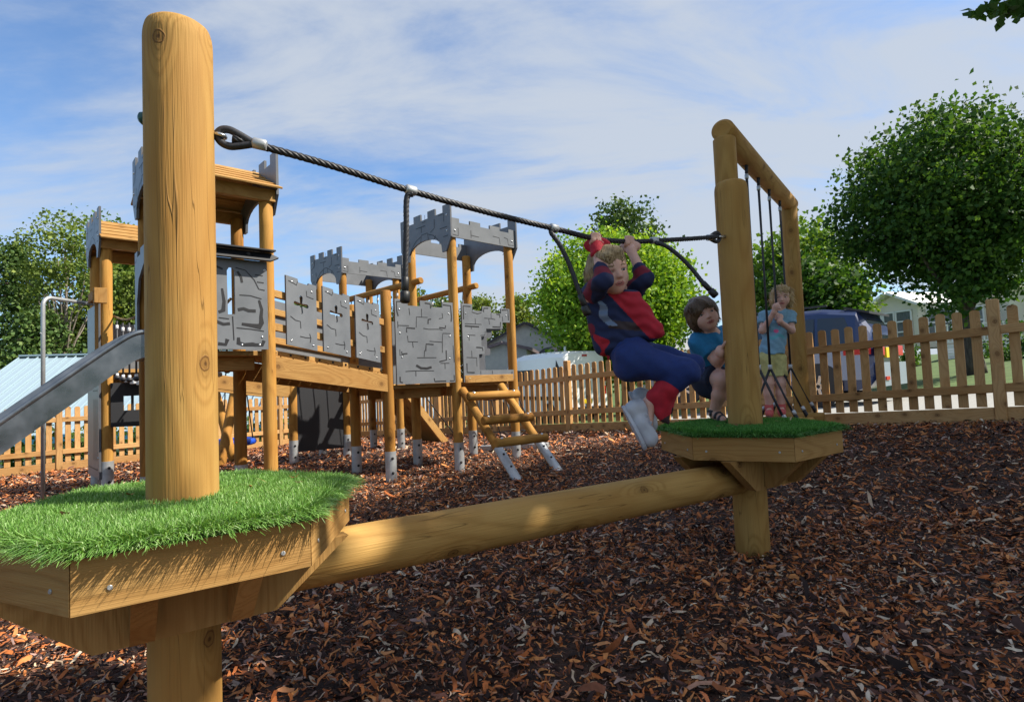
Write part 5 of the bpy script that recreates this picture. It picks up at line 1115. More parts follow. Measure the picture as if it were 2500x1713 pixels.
M['hair_sandy'] = noisy('sandy_hair', (.22, .14, .06), (.48, .34, .17), 60, .6, bump=.7, dist=.003, stretch=(3, 3, .6)); M['hair_brown'] = noisy('brown_hair', (.055, .030, .014), (.15, .085, .04), 70, .5, bump=.7, dist=.003, stretch=(3, 3, .5)); M['hair_blonde'] = noisy('blonde_hair', (.42, .27, .10), (.72, .52, .26), 50, .6, bump=.7, dist=.003, stretch=(2, 2, .8))
def head_prims(c, H, f, l, u):
    c = Vector(c); Rm = [list(l), list(f), list(u)]; P_ = lambda a, s, z: c + f * (a * H) + l * (s * H) + u * (z * H)
    S = lambda *r: tuple(x * H for x in r)
    pr = [Ee(P_(-.03, 0, .10), S(.385, .45, .40), Rm, .0), Ee(P_(.08, 0, -.16), S(.315, .33, .32), Rm, .05 * H * 2), Ee(P_(.24, 0, -.38), S(.12, .10, .10), Rm, .08 * H * 2)]
    for s in (-1, 1):
        pr += [Ee(P_(.21, s * .165, -.17), S(.14, .14, .15), Rm, .1 * H), Ee(P_(.37, s * .17, .01), S(.085, .055, .055), Rm, .05 * H, '-'), Ee(P_(-.02, s * .385, -.07), S(.035, .075, .115), Rm, .02 * H)]
        pr += [Cc(P_(.365, s * .09, .075), P_(.335, s * .24, .075), .03 * H, .022 * H, .05 * H)]
    for s in (-1, 1): pr += [Cc(P_(.372, s * .115, .035), P_(.352, s * .225, .028), .020 * H, .018 * H, .02 * H), Cc(P_(.372, s * .12, -.045), P_(.350, s * .215, -.04), .016 * H, .014 * H, .02 * H)]
    pr += [Cc(P_(.37, 0, .02), P_(.44, 0, -.12), .035 * H, .05 * H, .04 * H), Ee(P_(.42, .045, -.135), S(.035, .04, .032), Rm, .02 * H), Ee(P_(.42, -.045, -.135), S(.035, .04, .032), Rm, .02 * H)]
    pr += [Cc(P_(.375, .075, -.255), P_(.375, -.075, -.255), .030 * H, .030 * H, .03 * H), Cc(P_(.365, .06, -.305), P_(.365, -.06, -.305), .032 * H, .032 * H, .02 * H)]
    return pr, P_, Rm
def head_paint(P_, H, f, l, u):
    c0 = np.array(P_(0, 0, 0))
    def fn(C_):
        q = C_ - c0; a = q @ np.array(f) / H; s = np.abs(q @ np.array(l)) / H; z = q @ np.array(u) / H; m = np.zeros(len(C_), int)
        m[(a > .33) & ((s / .115) ** 2 + ((z + .28) / .055) ** 2 < 1)] = 1
        m[(a > .30) & ((s / .06) ** 2 + ((z + .28) / .012) ** 2 < 1)] = 3
        m[(a > .25) & (((s - .17) / .10) ** 2 + ((z - .105) / .022) ** 2 < 1)] = 2
        return m
    return fn
def eyes(P_, H, f, l, u, par):
    for s in (-1, 1):
        a = MB(); c = P_(.325, s * .165, .0); ball(a, c, (.062 * H, .050 * H, .028 * H), 0, 14, 10, (l, f, u)); ball(a, c + f * (.036 * H), (.028 * H, .017 * H, .026 * H), 1, 12, 8, (l, f, u)); build(a, 'eye', [M['eye_white'], M['iris']], par)
def hair(par, P_, H, f, l, u, m, prims, n_str, ln, curl, seed, down=.6, h=.0045, tips=.3):
    ph = np.random.default_rng(seed).uniform(0, 6, 6); s_ = 1 / H
    def disp(X, Y, Z): return .012 * H * (np.sin(X * 14 * s_ + ph[0] + 2 * np.sin(Z * 9 * s_)) + np.sin(Y * 15 * s_ + ph[1] + 2 * np.sin(X * 8 * s_)) + np.sin(Z * 13 * s_ + ph[2] + X * 9 * s_)) * .8
    F, lo = sdf_eval(prims, h, disp=disp); V, Q = nets(F, lo, h)
    nrm = np.zeros_like(V); fn = np.cross(V[Q[:, 2]] - V[Q[:, 0]], V[Q[:, 3]] - V[Q[:, 1]]); 
    for i in range(4): np.add.at(nrm, Q[:, i], fn)
    nrm /= np.linalg.norm(nrm, axis=1)[:, None] + 1e-9
    r = np.random.default_rng(seed); qq = (V - np.array(P_(0, 0, 0))); ok = np.argwhere(~(((qq @ np.array(f)) > .18 * H) & ((qq @ np.array(u)) < .22 * H)))[:, 0]; k = ok[r.integers(0, len(ok), n_str)]; p0 = V[k] - nrm[k] * .003; cr = np.array(P_(-.1, 0, .42)); fl = p0 - cr; fl -= nrm[k] * (fl * nrm[k]).sum(1)[:, None]; fl /= np.linalg.norm(fl, axis=1)[:, None] + 1e-9
    fl = fl + r.normal(0, curl, fl.shape); fl[:, 2] -= down * r.random(n_str) * .6; L_ = ln * r.uniform(.5, 1.3, n_str)[:, None]; sd = np.cross(fl, nrm[k]); sd /= np.linalg.norm(sd, axis=1)[:, None] + 1e-9; w = .0022
    P1 = p0 + fl * L_ * .5 + nrm[k] * L_ * tips * .6; P2 = P1 + fl * L_ * .5 + r.normal(0, curl, fl.shape) * L_ * .5 + nrm[k] * L_ * tips * .1 - np.array([0, 0, 1]) * L_ * down * .3
    SV = np.stack([p0 - sd * w, p0 + sd * w, P1 + sd * w, P1 - sd * w, P2 + sd * w * .3, P2 - sd * w * .3], 1).reshape(-1, 3); b = (np.arange(n_str) * 6)[:, None, None]; SQ = (np.array([[0, 1, 2, 3], [3, 2, 4, 5]])[None] + b).reshape(-1, 4)
    return np_build('hair', np.concatenate([V, SV]), np.concatenate([Q, SQ + len(V)]), m, parent=par, smooth=True)
def grip(c, axis, palm, s=1.0, wrist=None, up=(0, 0, 1), r_=.0068, front=None, spread=.0135):
    """fingers closed round a rod through c along axis; palm = direction from rod to the palm; front = side the finger tips come down"""
    c = Vector(c); ax = Vector(axis).normalized(); up = Vector(up).normalized(); fr = Vector(front).normalized(); pr = []
    bk = -fr; pc = c + Vector(palm) * .021 * s + bk * .006
    pr.append(Ee(pc, (.031 * s, .017 * s, .026 * s), [list(ax), list(fr), list(up)], .012))
    if wrist is not None: pr.append(Cc(pc, wrist, .018 * s, .0175 * s, .02))
    for i in range(4):
        o = c + ax * ((i - 1.5) * spread * s); ln = (.92, 1.05, 1.0, .82)[i]; R_ = .0105 + r_ * s
        a0 = o + bk * R_ * 1.25 - up * .008; a1 = o + bk * R_ * .75 + up * R_ * .95 * ln; a2 = o + fr * R_ * .75 + up * R_ * .95 * ln; a3 = o + fr * R_ * 1.2 - up * (.004 + .004 * ln)
        pr += [Cc(a0, a1, r_ * s * 1.1, r_ * s * 1.05, .004), Cc(a1, a2, r_ * s * 1.05, r_ * s, .003), Cc(a2, a3, r_ * s, r_ * s * .85, .003)]
    t0 = c + ax * (-2.1 * spread * s) - up * .018 + bk * .004; t1 = t0 + fr * .016 + ax * .004 + up * .003; t2 = t1 + fr * .010 + ax * .016 + up * .004
    pr += [Cc(t0, t1, r_ * s * 1.25, r_ * s * 1.1, .006), Cc(t1, t2, r_ * s * 1.1, r_ * s * .95, .003)]
    return pr
def wr(seed, amp=.0016, f=55):
    amp = amp * 1.5
    p = np.random.default_rng(seed).uniform(0, 6, 4)
    return lambda X, Y, Z: amp * (np.sin(f * X + p[0] + 2.2 * np.sin(f * .5 * Z)) + np.sin(f * .9 * Z + p[1] + 2 * np.sin(f * .6 * Y + X * 30)) + .6 * np.sin(f * 1.7 * (X + Z) + p[2]))
def clip(o, n): return (tuple(o), tuple(Vector(n).normalized()))
def towards(px): v = Vector(((px - 1250) / 1400, 1, 0)).normalized(); return -v, Vector((v.y, -v.x, 0))     # towards the lens, picture right

# --- boy hanging from the rope
VX = .0038
def ropept(px):
    best = min(rc, key=lambda p: abs((MROT.to_3x3().transposed() @ (p - Vector((0, 0, CAMZ)))).x / -(MROT.to_3x3().transposed() @ (p - Vector((0, 0, CAMZ)))).z * FPX + 1250 - px)); return best
t_, r_i = towards(1500)
root1 = thing('person', 'child in red and blue costume and white trainers hanging from the rope by both hands', 'person', at(1530, 900, 2.2))
hl, hr_ = ropept(1454), ropept(1537); rax = (ropept(1560) - ropept(1440)).normalized()
wl, el, sl1 = at(1457, 612, 2.155), at(1472, 684, 2.06), at(1446, 720, 2.20)
wrr, er1, sr1 = at(1541, 612, 2.27), at(1573, 682, 2.20), at(1532, 724, 2.28)
nk, hd = at(1494, 722, 2.225), at(1486, 664, 2.17); H = .175
f1, l1, u1 = frame3(t_ * .86 + r_i * .50 + ZZ * -.10, Vector((-.22, 0, 1)))
hp, PP, Rm = head_prims(hd, H, f1, l1, u1)
pel, wst, chs = at(1543, 868, 2.19), at(1522, 812, 2.2), at(1500, 752, 2.215)
hipL, hipR, knL, knR, anL, anR = at(1548, 880, 2.12), at(1562, 868, 2.26), at(1678, 906, 2.03), at(1692, 894, 2.20), at(1586, 985, 2.10), at(1592, 975, 2.22)
body = hp + [Cc(nk + Vector((0, 0, -.01)), PP(-.05, 0, -.25), .034, .034, .03), Cc(sl1, el, .028, .025, .03), Cc(el, wl, .024, .0165, .012), Cc(sr1, er1, .028, .025, .03), Cc(er1, wrr, .024, .0165, .012),
      Cc(sl1, sr1, .04, .04, .04), Cc(nk, chs, .042, .056, .03), Cc(chs, wst, .054, .050, .03), Cc(wst, pel, .050, .052, .03), Cc(hipL, knL, .05, .036, .03), Cc(hipR, knR, .05, .036, .03), Cc(knL, anL, .038, .025, .02), Cc(knR, anR, .038, .025, .02),
      Cc(anL, at(1578, 1060, 2.08), .022, .018, .02), Cc(anR, at(1576, 1030, 2.2), .022, .018, .02)]
body += grip(hl, rax, -ZZ, .95, wl, front=t_) + grip(hr_, rax, -ZZ, .95, wrr, front=t_)
b1, _, _ = smesh('body', body, VX, [M['skin'], M['lips'], M['brow'], M['mouth']], root1, head_paint(PP, H, f1, l1, u1)); eyes(PP, H, f1, l1, u1, root1)
def cut_face(P_, H, Rm, low=-.62, fr=.30): return [Ee(P_(.42, 0, -.22), (.36 * H, .36 * H, .42 * H), Rm, .03 * H, '-'), Ee(P_(.1, 0, -.75), (.6 * H, .6 * H, .42 * H), Rm, .02, '-')]
hair(root1, PP, H, f1, l1, u1, M['hair_sandy'], [Ee(PP(-.06, 0, .12), (.43 * H, .47 * H, .44 * H), Rm, 0), Ee(PP(-.2, 0, -.08), (.39 * H, .32 * H, .36 * H), Rm, .05), Ee(PP(.2, .05, .40), (.25 * H, .18 * H, .12 * H), Rm, .03), Ee(PP(.30, -.13, .34), (.14 * H, .12 * H, .09 * H), Rm, .02)] + cut_face(PP, H, Rm), 1800, .013, .30, 5, tips=.25)
# glove
gl = [p for p in grip(hl, rax, -ZZ, 1.12, wl + (el - wl) * .12, front=t_, r_=.0072)]; gl = gl[:2] + [dict(p, ra=p['ra'], rb=p['rb']) for i, p in enumerate(gl[2:]) if i % 3 == 0 and i < 12]
gl += [Cc(wl + (hl - wl) * .3, wl + (el - wl) * .15, .025, .026, .01, clip=[clip(wl + (el - wl) * .18, el - wl)])]
smesh('glove', gl, VX, M['red_cloth'], root1, disp=wr(2, .0008, 90))
# sleeves with bands
for nm, s_, e_, w_, sd_i in (('sleeve', sl1, el, wl, 1), ('sleeve', sr1, er1, wrr, 2)):
    cp_ = e_.lerp(w_, .44); pr = [Cc(s_ - (e_ - s_) * .12, e_, .0465, .033, .015), Cc(e_, e_.lerp(w_, .7), .033, .025, .018, clip=[clip(cp_, w_ - e_)])]
    def pt(C_, s_=s_, e_=e_, w_=w_):
        tl = ((C_ - np.array(e_)) @ np.array(w_ - e_)) / (w_ - e_).length_squared; tu = ((C_ - np.array(s_)) @ np.array(e_ - s_)) / (e_ - s_).length_squared
        m = np.zeros(len(C_), int); m[(tl > .02) & (tl < .28)] = 1; m[(tl <= .0) & (tu < .22)] = 1; return m
    smesh('sleeve', pr, VX, [M['navy'], M['dark_red']], root1, pt, wr(3 + sd_i, .0014, 70))
# padded costume top
tdir = (pel - nk).normalized(); TR = [list(r_i), list(t_), list(ZZ)]
top = [Cc(sl1 + r_i * .01, sr1 - r_i * .01, .044, .044, .03), Cc(nk - ZZ * .04, chs, .052, .076, .04), Cc(chs, wst, .074, .070, .03), Cc(wst, pel, .068, .068, .03, clip=[clip(pel + tdir * -.0, tdir)]), Cc(at(1448, 745, 2.22), at(1478, 838, 2.22), .035, .05, .05), Cc(at(1545, 742, 2.17), at(1598, 808, 2.13), .045, .035, .05)]
front_q = [at(1475, 712, 2.05), at(1552, 712, 2.05), at(1615, 820, 2.05), at(1575, 824, 2.05), at(1545, 778, 2.05)]
def toppaint(C_):
    q = (C_ - np.array((0, 0, CAMZ))) @ np.array(M3); X = q[:, 0] / -q[:, 2] * FPX + 1250; Y = 856.5 - q[:, 1] / -q[:, 2] * FPX; tt = (C_ - np.array(pel)) @ np.array(t_); m = np.zeros(len(C_), int)
    b = (np.abs(Y - 792 - (X - 1500) * .10) < 10) & (X > 1484) & (tt > .02); m[b] = 2
    e1 = X > 1480 + (Y - 712) * .93; m[(tt > -.03) & e1 & (Y > 712) & (Y < 826)] = 1
    m[(np.hypot(X - 1440, (Y - 805) * .8) < 13)] = 3; m[(X > 1458 + 10 * np.sin(Y * .09)) & (X < 1482 + 6 * np.sin(Y * .13)) & (Y > 815 + (X - 1450) * .4)] = 1
    ln_ = np.abs((X - (1462 + (Y - 738) * .52 + 6 * np.sin(Y * .12)))) < 7 + 5 * np.sin((Y - 735) * .03); m[ln_ & (Y > 735) & (Y < 795) & (tt > .0)] = 4
    return m
def quilt(X, Y, Z): return .0028 * np.sin(Z * 150 + X * 60 + 1.5 * np.sin(X * 60)) * ((X + .3 * Z) > .64) + .0016 * np.sin(55 * X + 3 * np.sin(30 * Z))
smesh('costume_top', top, VX, [M['navy'], M['red_cloth'], M['belt'], M['dark_red'], M['lining']], root1, toppaint, quilt)
# tail of the costume
a = MB(); p0 = at(1470, 830, 2.2); prism(a, [(0, 0), (.035, .005), (.055, -.03), (.045, -.075), (.03, -.05), (.02, -.085), (.008, -.04)], [], p0, r_i, ZZ, t_, .008); build(a, 'costume_tail', M['red_cloth'], root1)
tr = [Cc(wst.lerp(pel, .5), pel, .066, .076, .03), Cc(pel, hipL, .078, .072, .03), Cc(hipL, hipL.lerp(knL, .5), .062, .049, .03), Cc(hipL.lerp(knL, .5), knL, .049, .040, .02), Cc(hipR, hipR.lerp(knR, .5), .066, .053, .02), Cc(hipR.lerp(knR, .5), knR, .053, .044, .01), Cc(knL, knL.lerp(anL, .3), .045, .040, .02), Cc(knR, knR.lerp(anR, .3), .044, .040, .01), Ee(at(1550, 895, 2.17), (.070, .072, .052), None, .03)]
smesh('trousers', tr, VX, M['blue_cloth'], root1, disp=wr(8, .0016, 48))
for kn, an_, tp, nm in ((knL, anL, at(1632, 1032, 2.07), 1), (knR, anR, at(1640, 1010, 2.2), 2)):
    mid_ = kn.lerp(an_, .55); bt = [Cc(kn.lerp(an_, .25), kn.lerp(an_, .82), .041, .034, .015), Cc(mid_, kn.lerp(an_, .8).lerp(tp, .45), .036, .026, .02), Cc(kn.lerp(an_, .7), tp, .030, .005, .02), Cc(an_.lerp(kn, .2), tp.lerp(an_, .25), .028, .014, .02)]
    smesh('boot_cover', bt, VX, [M['red_cloth'], M['belt']], root1, lambda C_, tp=tp: (np.linalg.norm(C_ - np.array(tp), axis=1) < .028).astype(int), wr(20 + nm, .0014, 60))
for hx_, tx_, D_ in (((1548, 1000), (1583, 1066), 2.09), ((1562, 968), (1585, 1030), 2.21)):
    h_, t2 = at(*hx_, D_), at(*tx_, D_ - .02); d_ = (t2 - h_).normalized(); sole_n = (Vector((-d_.z, 0, d_.x))).normalized(); sole_n = sole_n if sole_n.dot(r_i) < 0 else -sole_n
    ank = an_ if False else (anL if D_ < 2.15 else anR)
    sh = [Cc(h_, t2, .030, .026, .01), Cc(h_ - sole_n * .006, h_.lerp(ank, .75), .031, .028, .02, clip=[clip(h_.lerp(ank, .62), ank - h_)]), Cc(h_.lerp(t2, .5), t2 + d_ * .012, .031, .026, .02)]
    sh = [dict(p, clip=list(p.get('clip', ())) + [clip(h_ + sole_n * .026, sole_n)]) for p in sh]
    so_, _, _ = smesh('shoe', sh, VX, M['shoe_white'], root1, disp=wr(31, .0006, 80))
    a = MB(); U_ = d_; V_ = d_.cross(sole_n); c0 = (h_ + t2) / 2 + sole_n * .030
    prism(a, [(.062 * math.cos(t) + (.004 if math.cos(t) > 0 else 0), (.030 if math.cos(t) > -.2 else .026) * math.sin(t)) for t in np.linspace(0, 2 * math.pi, 25)[:-1]], [], c0 + sole_n * .006, U_ * ((t2 - h_).length / .124 + .50), V_, sole_n, .012); build(a, 'sole', M['shoe_white'], so_)
    for k, tt in enumerate((.35, .62)):
        a = MB(); q = h_.lerp(t2, tt) - sole_n * .032; tube(a, [q + V_ * .030 * math.sin(x) + sole_n * (.010 * (1 - math.cos(x * 1.2))) for x in np.linspace(-1.2, 1.2, 9)], .0055, n=8); build(a, 'strap', M['shoe_white'], so_)

# --- boy gripping the post
t2_, r2_ = towards(1716); root2 = thing('person', 'crouching child in bright blue t-shirt and navy shorts holding the round post', 'person', at(1748, 1022, 3.05)); H2 = .178
hd2 = at(1717, 768, 3.0); f2, l2, u2 = frame3(t2_ * .93 + r2_ * .25 + ZZ * .03, Vector((-.36, -.05, 1))); hp2, PP2, Rm2 = head_prims(hd2, H2, f2, l2, u2)
nk2, sl2, sr2 = at(1735, 822, 3.05), at(1707, 838, 3.03), at(1772, 815, 3.13); pel2 = at(1733, 920, 3.13); ch2 = at(1738, 855, 3.09)
el2 = at(1752, 880, 2.97); hnd = Vector((1.029, 2.80, at(1772, 858, 2.8).z)); wr2 = at(1768, 866, 2.85)
hip2, kn2, an2, to2 = at(1732, 926, 3.08), at(1768, 925, 2.94), at(1743, 1006, 3.04), at(1765, 1024, 2.97)
hq, kq, aq = at(1755, 926, 3.17), at(1795, 935, 3.06), at(1800, 1008, 3.12)
body2 = hp2 + [Cc(nk2, PP2(-.05, 0, -.28), .034, .034, .03), Cc(sl2, sr2, .04, .04, .04), Cc(nk2, ch2, .05, .075, .04), Cc(ch2, pel2, .08, .08, .04), Cc(sl2, el2, .034, .030, .02), Cc(el2, wr2, .030, .020, .02), Cc(hip2, kn2, .062, .045, .03), Cc(kn2, kn2.lerp(an2, .45), .041, .037, .02), Cc(kn2.lerp(an2, .45), an2, .037, .025, .02), Cc(an2 - ZZ * .012, to2, .024, .018, .02), Cc(hq, kq, .058, .042, .02), Cc(kq, aq, .038, .025, .02), Cc(aq - ZZ * .012, aq + Vector((.02, -.08, -.03)), .023, .018, .02)]
for i in range(4):
    z_ = hnd.z + .022 - i * .0145; c_ = PF; an0 = math.atan2(2.80 - PF.y, 1.029 - PF.x)
    ps = [Vector((c_.x + .086 * math.cos(an0 - x), c_.y + .086 * math.sin(an0 - x), z_)) for x in (.0, .28, .52, .72)]
    body2 += [Cc(ps[0], ps[1], .0078, .0074, .005), Cc(ps[1], ps[2], .0074, .007, .003), Cc(ps[2], ps[3], .007, .006, .003)]
body2 += [Ee(hnd + Vector((-.012, .005, 0)), (.020, .030, .032), None, .012), Cc(wr2, hnd + Vector((-.012, .005, 0)), .020, .019, .015), Cc(hnd + Vector((-.01, -.02, .02)), hnd + Vector((.0, -.045, .045)), .009, .007, .005)]
smesh('body', body2, .0044, [M['skin'], M['lips'], M['brow'], M['mouth']], root2, head_paint(PP2, H2, f2, l2, u2)); eyes(PP2, H2, f2, l2, u2, root2)
hair(root2, PP2, H2, f2, l2, u2, M['hair_brown'], [Ee(PP2(-.05, 0, .14), (.46 * H2, .50 * H2, .44 * H2), Rm2, 0), Ee(PP2(-.2, 0, -.12), (.43 * H2, .33 * H2, .38 * H2), Rm2, .05), Ee(PP2(.28, -.17, .27), (.26 * H2, .17 * H2, .20 * H2), Rm2, .02), Ee(PP2(.05, -.36, -.05), (.09 * H2, .18 * H2, .22 * H2), Rm2, .02)] + [Ee(PP2(.46, .06, -.27), (.36 * H2, .33 * H2, .40 * H2), Rm2, .02, '-'), Ee(PP2(.1, 0, -.85), (.6 * H2, .6 * H2, .45 * H2), Rm2, .02, '-')], 2200, .026, .10, 6, down=.5, tips=.05)
dn2 = (pel2 - nk2).normalized()
ts = [Cc(sl2, sr2, .052, .052, .04), Cc(nk2 - ZZ * .03, ch2, .065, .095, .05), Cc(ch2, pel2 + ZZ * .0, .097, .104, .05, clip=[clip(pel2 + ZZ * -.002, (0, 0, -1))]), Cc(sl2, sl2.lerp(el2, .95), .050, .048, .03, clip=[clip(sl2.lerp(el2, .62), el2 - sl2)]), Cc(nk2, nk2 + ZZ * .05, .045, .045, .01, '-')]
smesh('t_shirt', ts, .0046, M['tshirt'], root2, disp=wr(41, .0022, 50))
smesh('shorts', [Cc(pel2, pel2 + ZZ * .02, .097, .09, .04), Cc(pel2, hip2, .092, .085, .04), Cc(hip2, kn2, .082, .070, .03, clip=[clip(hip2.lerp(kn2, .62), kn2 - hip2)]), Cc(hq, kq, .076, .066, .03, clip=[clip(hq.lerp(kq, .6), kq - hq)]), Cc(at(1725, 940, 3.08), at(1742, 955, 3.06), .055, .045, .04)], .0046, M['shorts_navy'], root2, disp=wr(42, .0018, 45))
def sandal(root, an_, to_, m, h=.0045):
    d_ = (to_ - an_); d_.z = 0; d_.normalize(); s_ = d_.cross(ZZ); base = Vector((an_.x, an_.y, .6 if root is root2 else an_.z - .045)); a = MB(); zf = min(an_.z, to_.z) - .026
    c_ = (an_ + to_) / 2; c_.z = zf; prism(a, [(.068 * math.cos(t), .030 * math.sin(t) * (1.15 if math.cos(t) > 0 else .9)) for t in np.linspace(0, 2 * math.pi, 25)[:-1]], [], c_ + ZZ * .008 + d_ * .012, d_, s_, ZZ, .016)
    for tt, rr_ in ((.15, .030), (.55, .027), (.9, .024)):
        q = an_.lerp(to_, tt); q.z = max(zf + .018, q.z - .006); tube(a, [q + s_ * (rr_ * math.cos(x)) + ZZ * (rr_ * .95 * math.sin(x)) for x in np.linspace(-.2, math.pi + .2, 11)], .0065, n=7)
    o = an_ + ZZ * .008; tube(a, [o + d_ * (.028 * math.cos(x)) + s_ * (.028 * math.sin(x)) for x in np.linspace(0, 2 * math.pi, 15)[:-1]], .007, n=7, closed=True); build(a, 'sandal', m, root)
sandal(root2, an2, to2, M['sandal']); sandal(root2, aq, aq + Vector((.02, -.08, -.03)), M['sandal'])

# --- girl on the swinging log
Dg = 5.06; t3, r3 = towards(1900); root3 = thing('person', 'small fair haired child in pale blue top and yellow shorts standing on a swinging log', 'person', at(1892, 1019, Dg)); H3 = .188
hd3 = at(1908, 724, Dg); f3, l3, u3 = frame3(t3 * .95 + r3 * .02 - ZZ * .18, Vector((.03, 0, 1))); hp3, PP3, Rm3 = head_prims(hd3, H3, f3, l3, u3)
nk3, sl3, sr3 = at(1900, 760, Dg + .02), at(1866, 772, Dg + .02), at(1928, 770, Dg + .02); pel3 = at(1884, 868, Dg + .02); ch3 = at(1893, 800, Dg + .02)
el3, wr3, er3, wq3 = at(1862, 806, Dg - .03), at(1890, 762, Dg - .14), at(1932, 806, Dg - .03), at(1903, 784, Dg - .13)
rp2 = F0.lerp(F1, .605); g0z = at(1893, 774, 5.0).z; hm3 = at(1896, 748, Dg - .16)
hL3, hR3 = at(1869, 885, Dg), at(1900, 885, Dg); kL3, kR3 = at(1876, 935, Dg - .02), at(1905, 935, Dg - .02); aL3, aR3 = at(1878, 1000, Dg), at(1908, 998, Dg)
body3 = hp3 + [Cc(nk3, PP3(-.05, 0, -.28), .034, .034, .03), Cc(sl3, sr3, .038, .038, .04), Cc(nk3, ch3, .05, .07, .04), Cc(ch3, pel3, .075, .08, .04), Cc(sl3, el3, .032, .030, .02), Cc(el3, wr3, .030, .020, .02), Cc(sr3, er3, .032, .030, .02), Cc(er3, wq3, .030, .020, .02),
        Cc(hL3, kL3, .056, .044, .03), Cc(hR3, kR3, .056, .044, .02), Cc(kL3, kL3.lerp(aL3, .4), .042, .040, .02), Cc(kL3.lerp(aL3, .4), aL3, .040, .027, .02), Cc(kR3, kR3.lerp(aR3, .4), .042, .040, .02), Cc(kR3.lerp(aR3, .4), aR3, .040, .027, .02), Cc(aL3, aL3 + t3 * .07 - ZZ * .03, .026, .02, .02), Cc(aR3, aR3 + t3 * .07 - ZZ * .03, .026, .02, .02)]
rc3 = Vector((rp2.x, rp2.y, g0z))
def vgrip(c, pd, wrist):
    pr = [Ee(c + pd * .026, (.017, .027, .027), [list(pd), list(Vector((-pd.y, pd.x, 0))), [0, 0, 1]], .012), Cc(wrist, c + pd * .03, .020, .019, .02)]; tq = t3
    for i in range(4):
        z_ = .021 - i * .014; o = c + ZZ * z_; pr += [Cc(o + pd * .018 + tq * .012, o + tq * .019, .0078, .0075, .004), Cc(o + tq * .019, o - pd * .016 + tq * .012, .0075, .0068, .003), Cc(o - pd * .016 + tq * .012, o - pd * .018 - tq * .006, .0068, .006, .003)]
    pr += [Cc(c + pd * .02 + ZZ * .022, c + tq * .014 + ZZ * .036, .009, .0075, .005)]; return pr
body3 += vgrip(rc3, r3, wq3)
for i in range(4):
    o = hm3 + r3 * ((i - 1.5) * .004) + ZZ * (.017 - i * .0125); body3 += [Cc(o, o + r3 * .020 + t3 * .008, .0076, .0072, .004), Cc(o + r3 * .020 + t3 * .008, o + r3 * .026 - t3 * .010, .0072, .0062, .003)]
body3 += [Ee(hm3 - r3 * .008, (.022, .017, .027), None, .01), Cc(wr3, hm3 - r3 * .01, .020, .020, .02), Cc(hm3 + ZZ * .02, hm3 + ZZ * .034 + r3 * .016, .009, .007, .004)]
smesh('body', body3, .0048, [M['skin'], M['lips'], M['brow'], M['mouth']], root3, head_paint(PP3, H3, f3, l3, u3)); eyes(PP3, H3, f3, l3, u3, root3)
hair(root3, PP3, H3, f3, l3, u3, M['hair_blonde'], [Ee(PP3(-.08, 0, .12), (.44 * H3, .46 * H3, .44 * H3), Rm3, 0), Ee(PP3(-.12, .36, -.14), (.15 * H3, .24 * H3, .34 * H3), Rm3, .04), Ee(PP3(-.12, -.36, -.14), (.15 * H3, .24 * H3, .34 * H3), Rm3, .04), Ee(PP3(-.25, 0, -.2), (.36 * H3, .25 * H3, .36 * H3), Rm3, .04), Ee(PP3(.25, .16, .33), (.24 * H3, .14 * H3, .12 * H3), Rm3, .03)] + [Ee(PP3(.46, 0, -.20), (.31 * H3, .38 * H3, .44 * H3), Rm3, .02, '-')], 2200, .024, .45, 7, down=.4, tips=.25)
dw3 = -ZZ
def shirtpaint(C_):
    q = C_ - np.array(ch3); s = q @ np.array(r3); z = q[:, 2]; a = q @ np.array(t3); m = np.zeros(len(C_), int)
    m[(a > .02) & (np.abs(z + .085 - .012 * np.sin(s * 60)) < .014) & (np.abs(s) < .07)] = 2; m[(a > .02) & (np.hypot(s - .005, (z + .035) * 1.2) < .020)] = 1; m[(a > .02) & (np.hypot(s - .03, z - .02) < .009)] = 1; return m
sh3 = [Cc(sl3, sr3, .050, .050, .04), Cc(nk3 - ZZ * .03, ch3, .06, .09, .05), Cc(ch3, pel3 + ZZ * .02, .092, .108, .05, clip=[clip(pel3 + ZZ * .012, dw3)]), Cc(sl3, sl3.lerp(el3, .9) - r3 * .01, .045, .046, .03, clip=[clip(sl3.lerp(el3, .55), el3 - sl3)]), Cc(sr3, sr3.lerp(er3, .9) + r3 * .01, .045, .046, .03, clip=[clip(sr3.lerp(er3, .55), er3 - sr3)]), Cc(nk3, nk3 + ZZ * .06, .045, .05, .01, '-')]
smesh('top', sh3, .0048, [M['pale_blue'], M['pink'], M['aqua']], root3, shirtpaint, wr(51, .0022, 48))
smesh('shorts', [Cc(pel3, pel3 + ZZ * .03, .092, .088, .04), Cc(hL3 + ZZ * .03, kL3, .070, .060, .03, clip=[clip(hL3.lerp(kL3, .68), kL3 - hL3)]), Cc(hR3 + ZZ * .03, kR3, .070, .060, .02, clip=[clip(hR3.lerp(kR3, .68), kR3 - hR3)])], .0048, M['yellow_cloth'], root3, disp=wr(52, .0016, 45))
for a_ in (aL3, aR3):
    smesh('sock', [Cc(a_ + ZZ * .035, a_ - ZZ * .01, .036, .034, .01, clip=[clip(a_ + ZZ * .045, ZZ)])], .0045, M['coral'], root3, disp=lambda X, Y, Z: .002 * np.sin(Z * 320))
    zl_ = a_.z - .058; smesh('shoe', [Cc(a_ - ZZ * .022, a_ + t3 * .06 - ZZ * .032, .036, .033, .02, clip=[clip((a_.x, a_.y, zl_), -ZZ)])], .0045, M['coral'], root3)
AF = .75
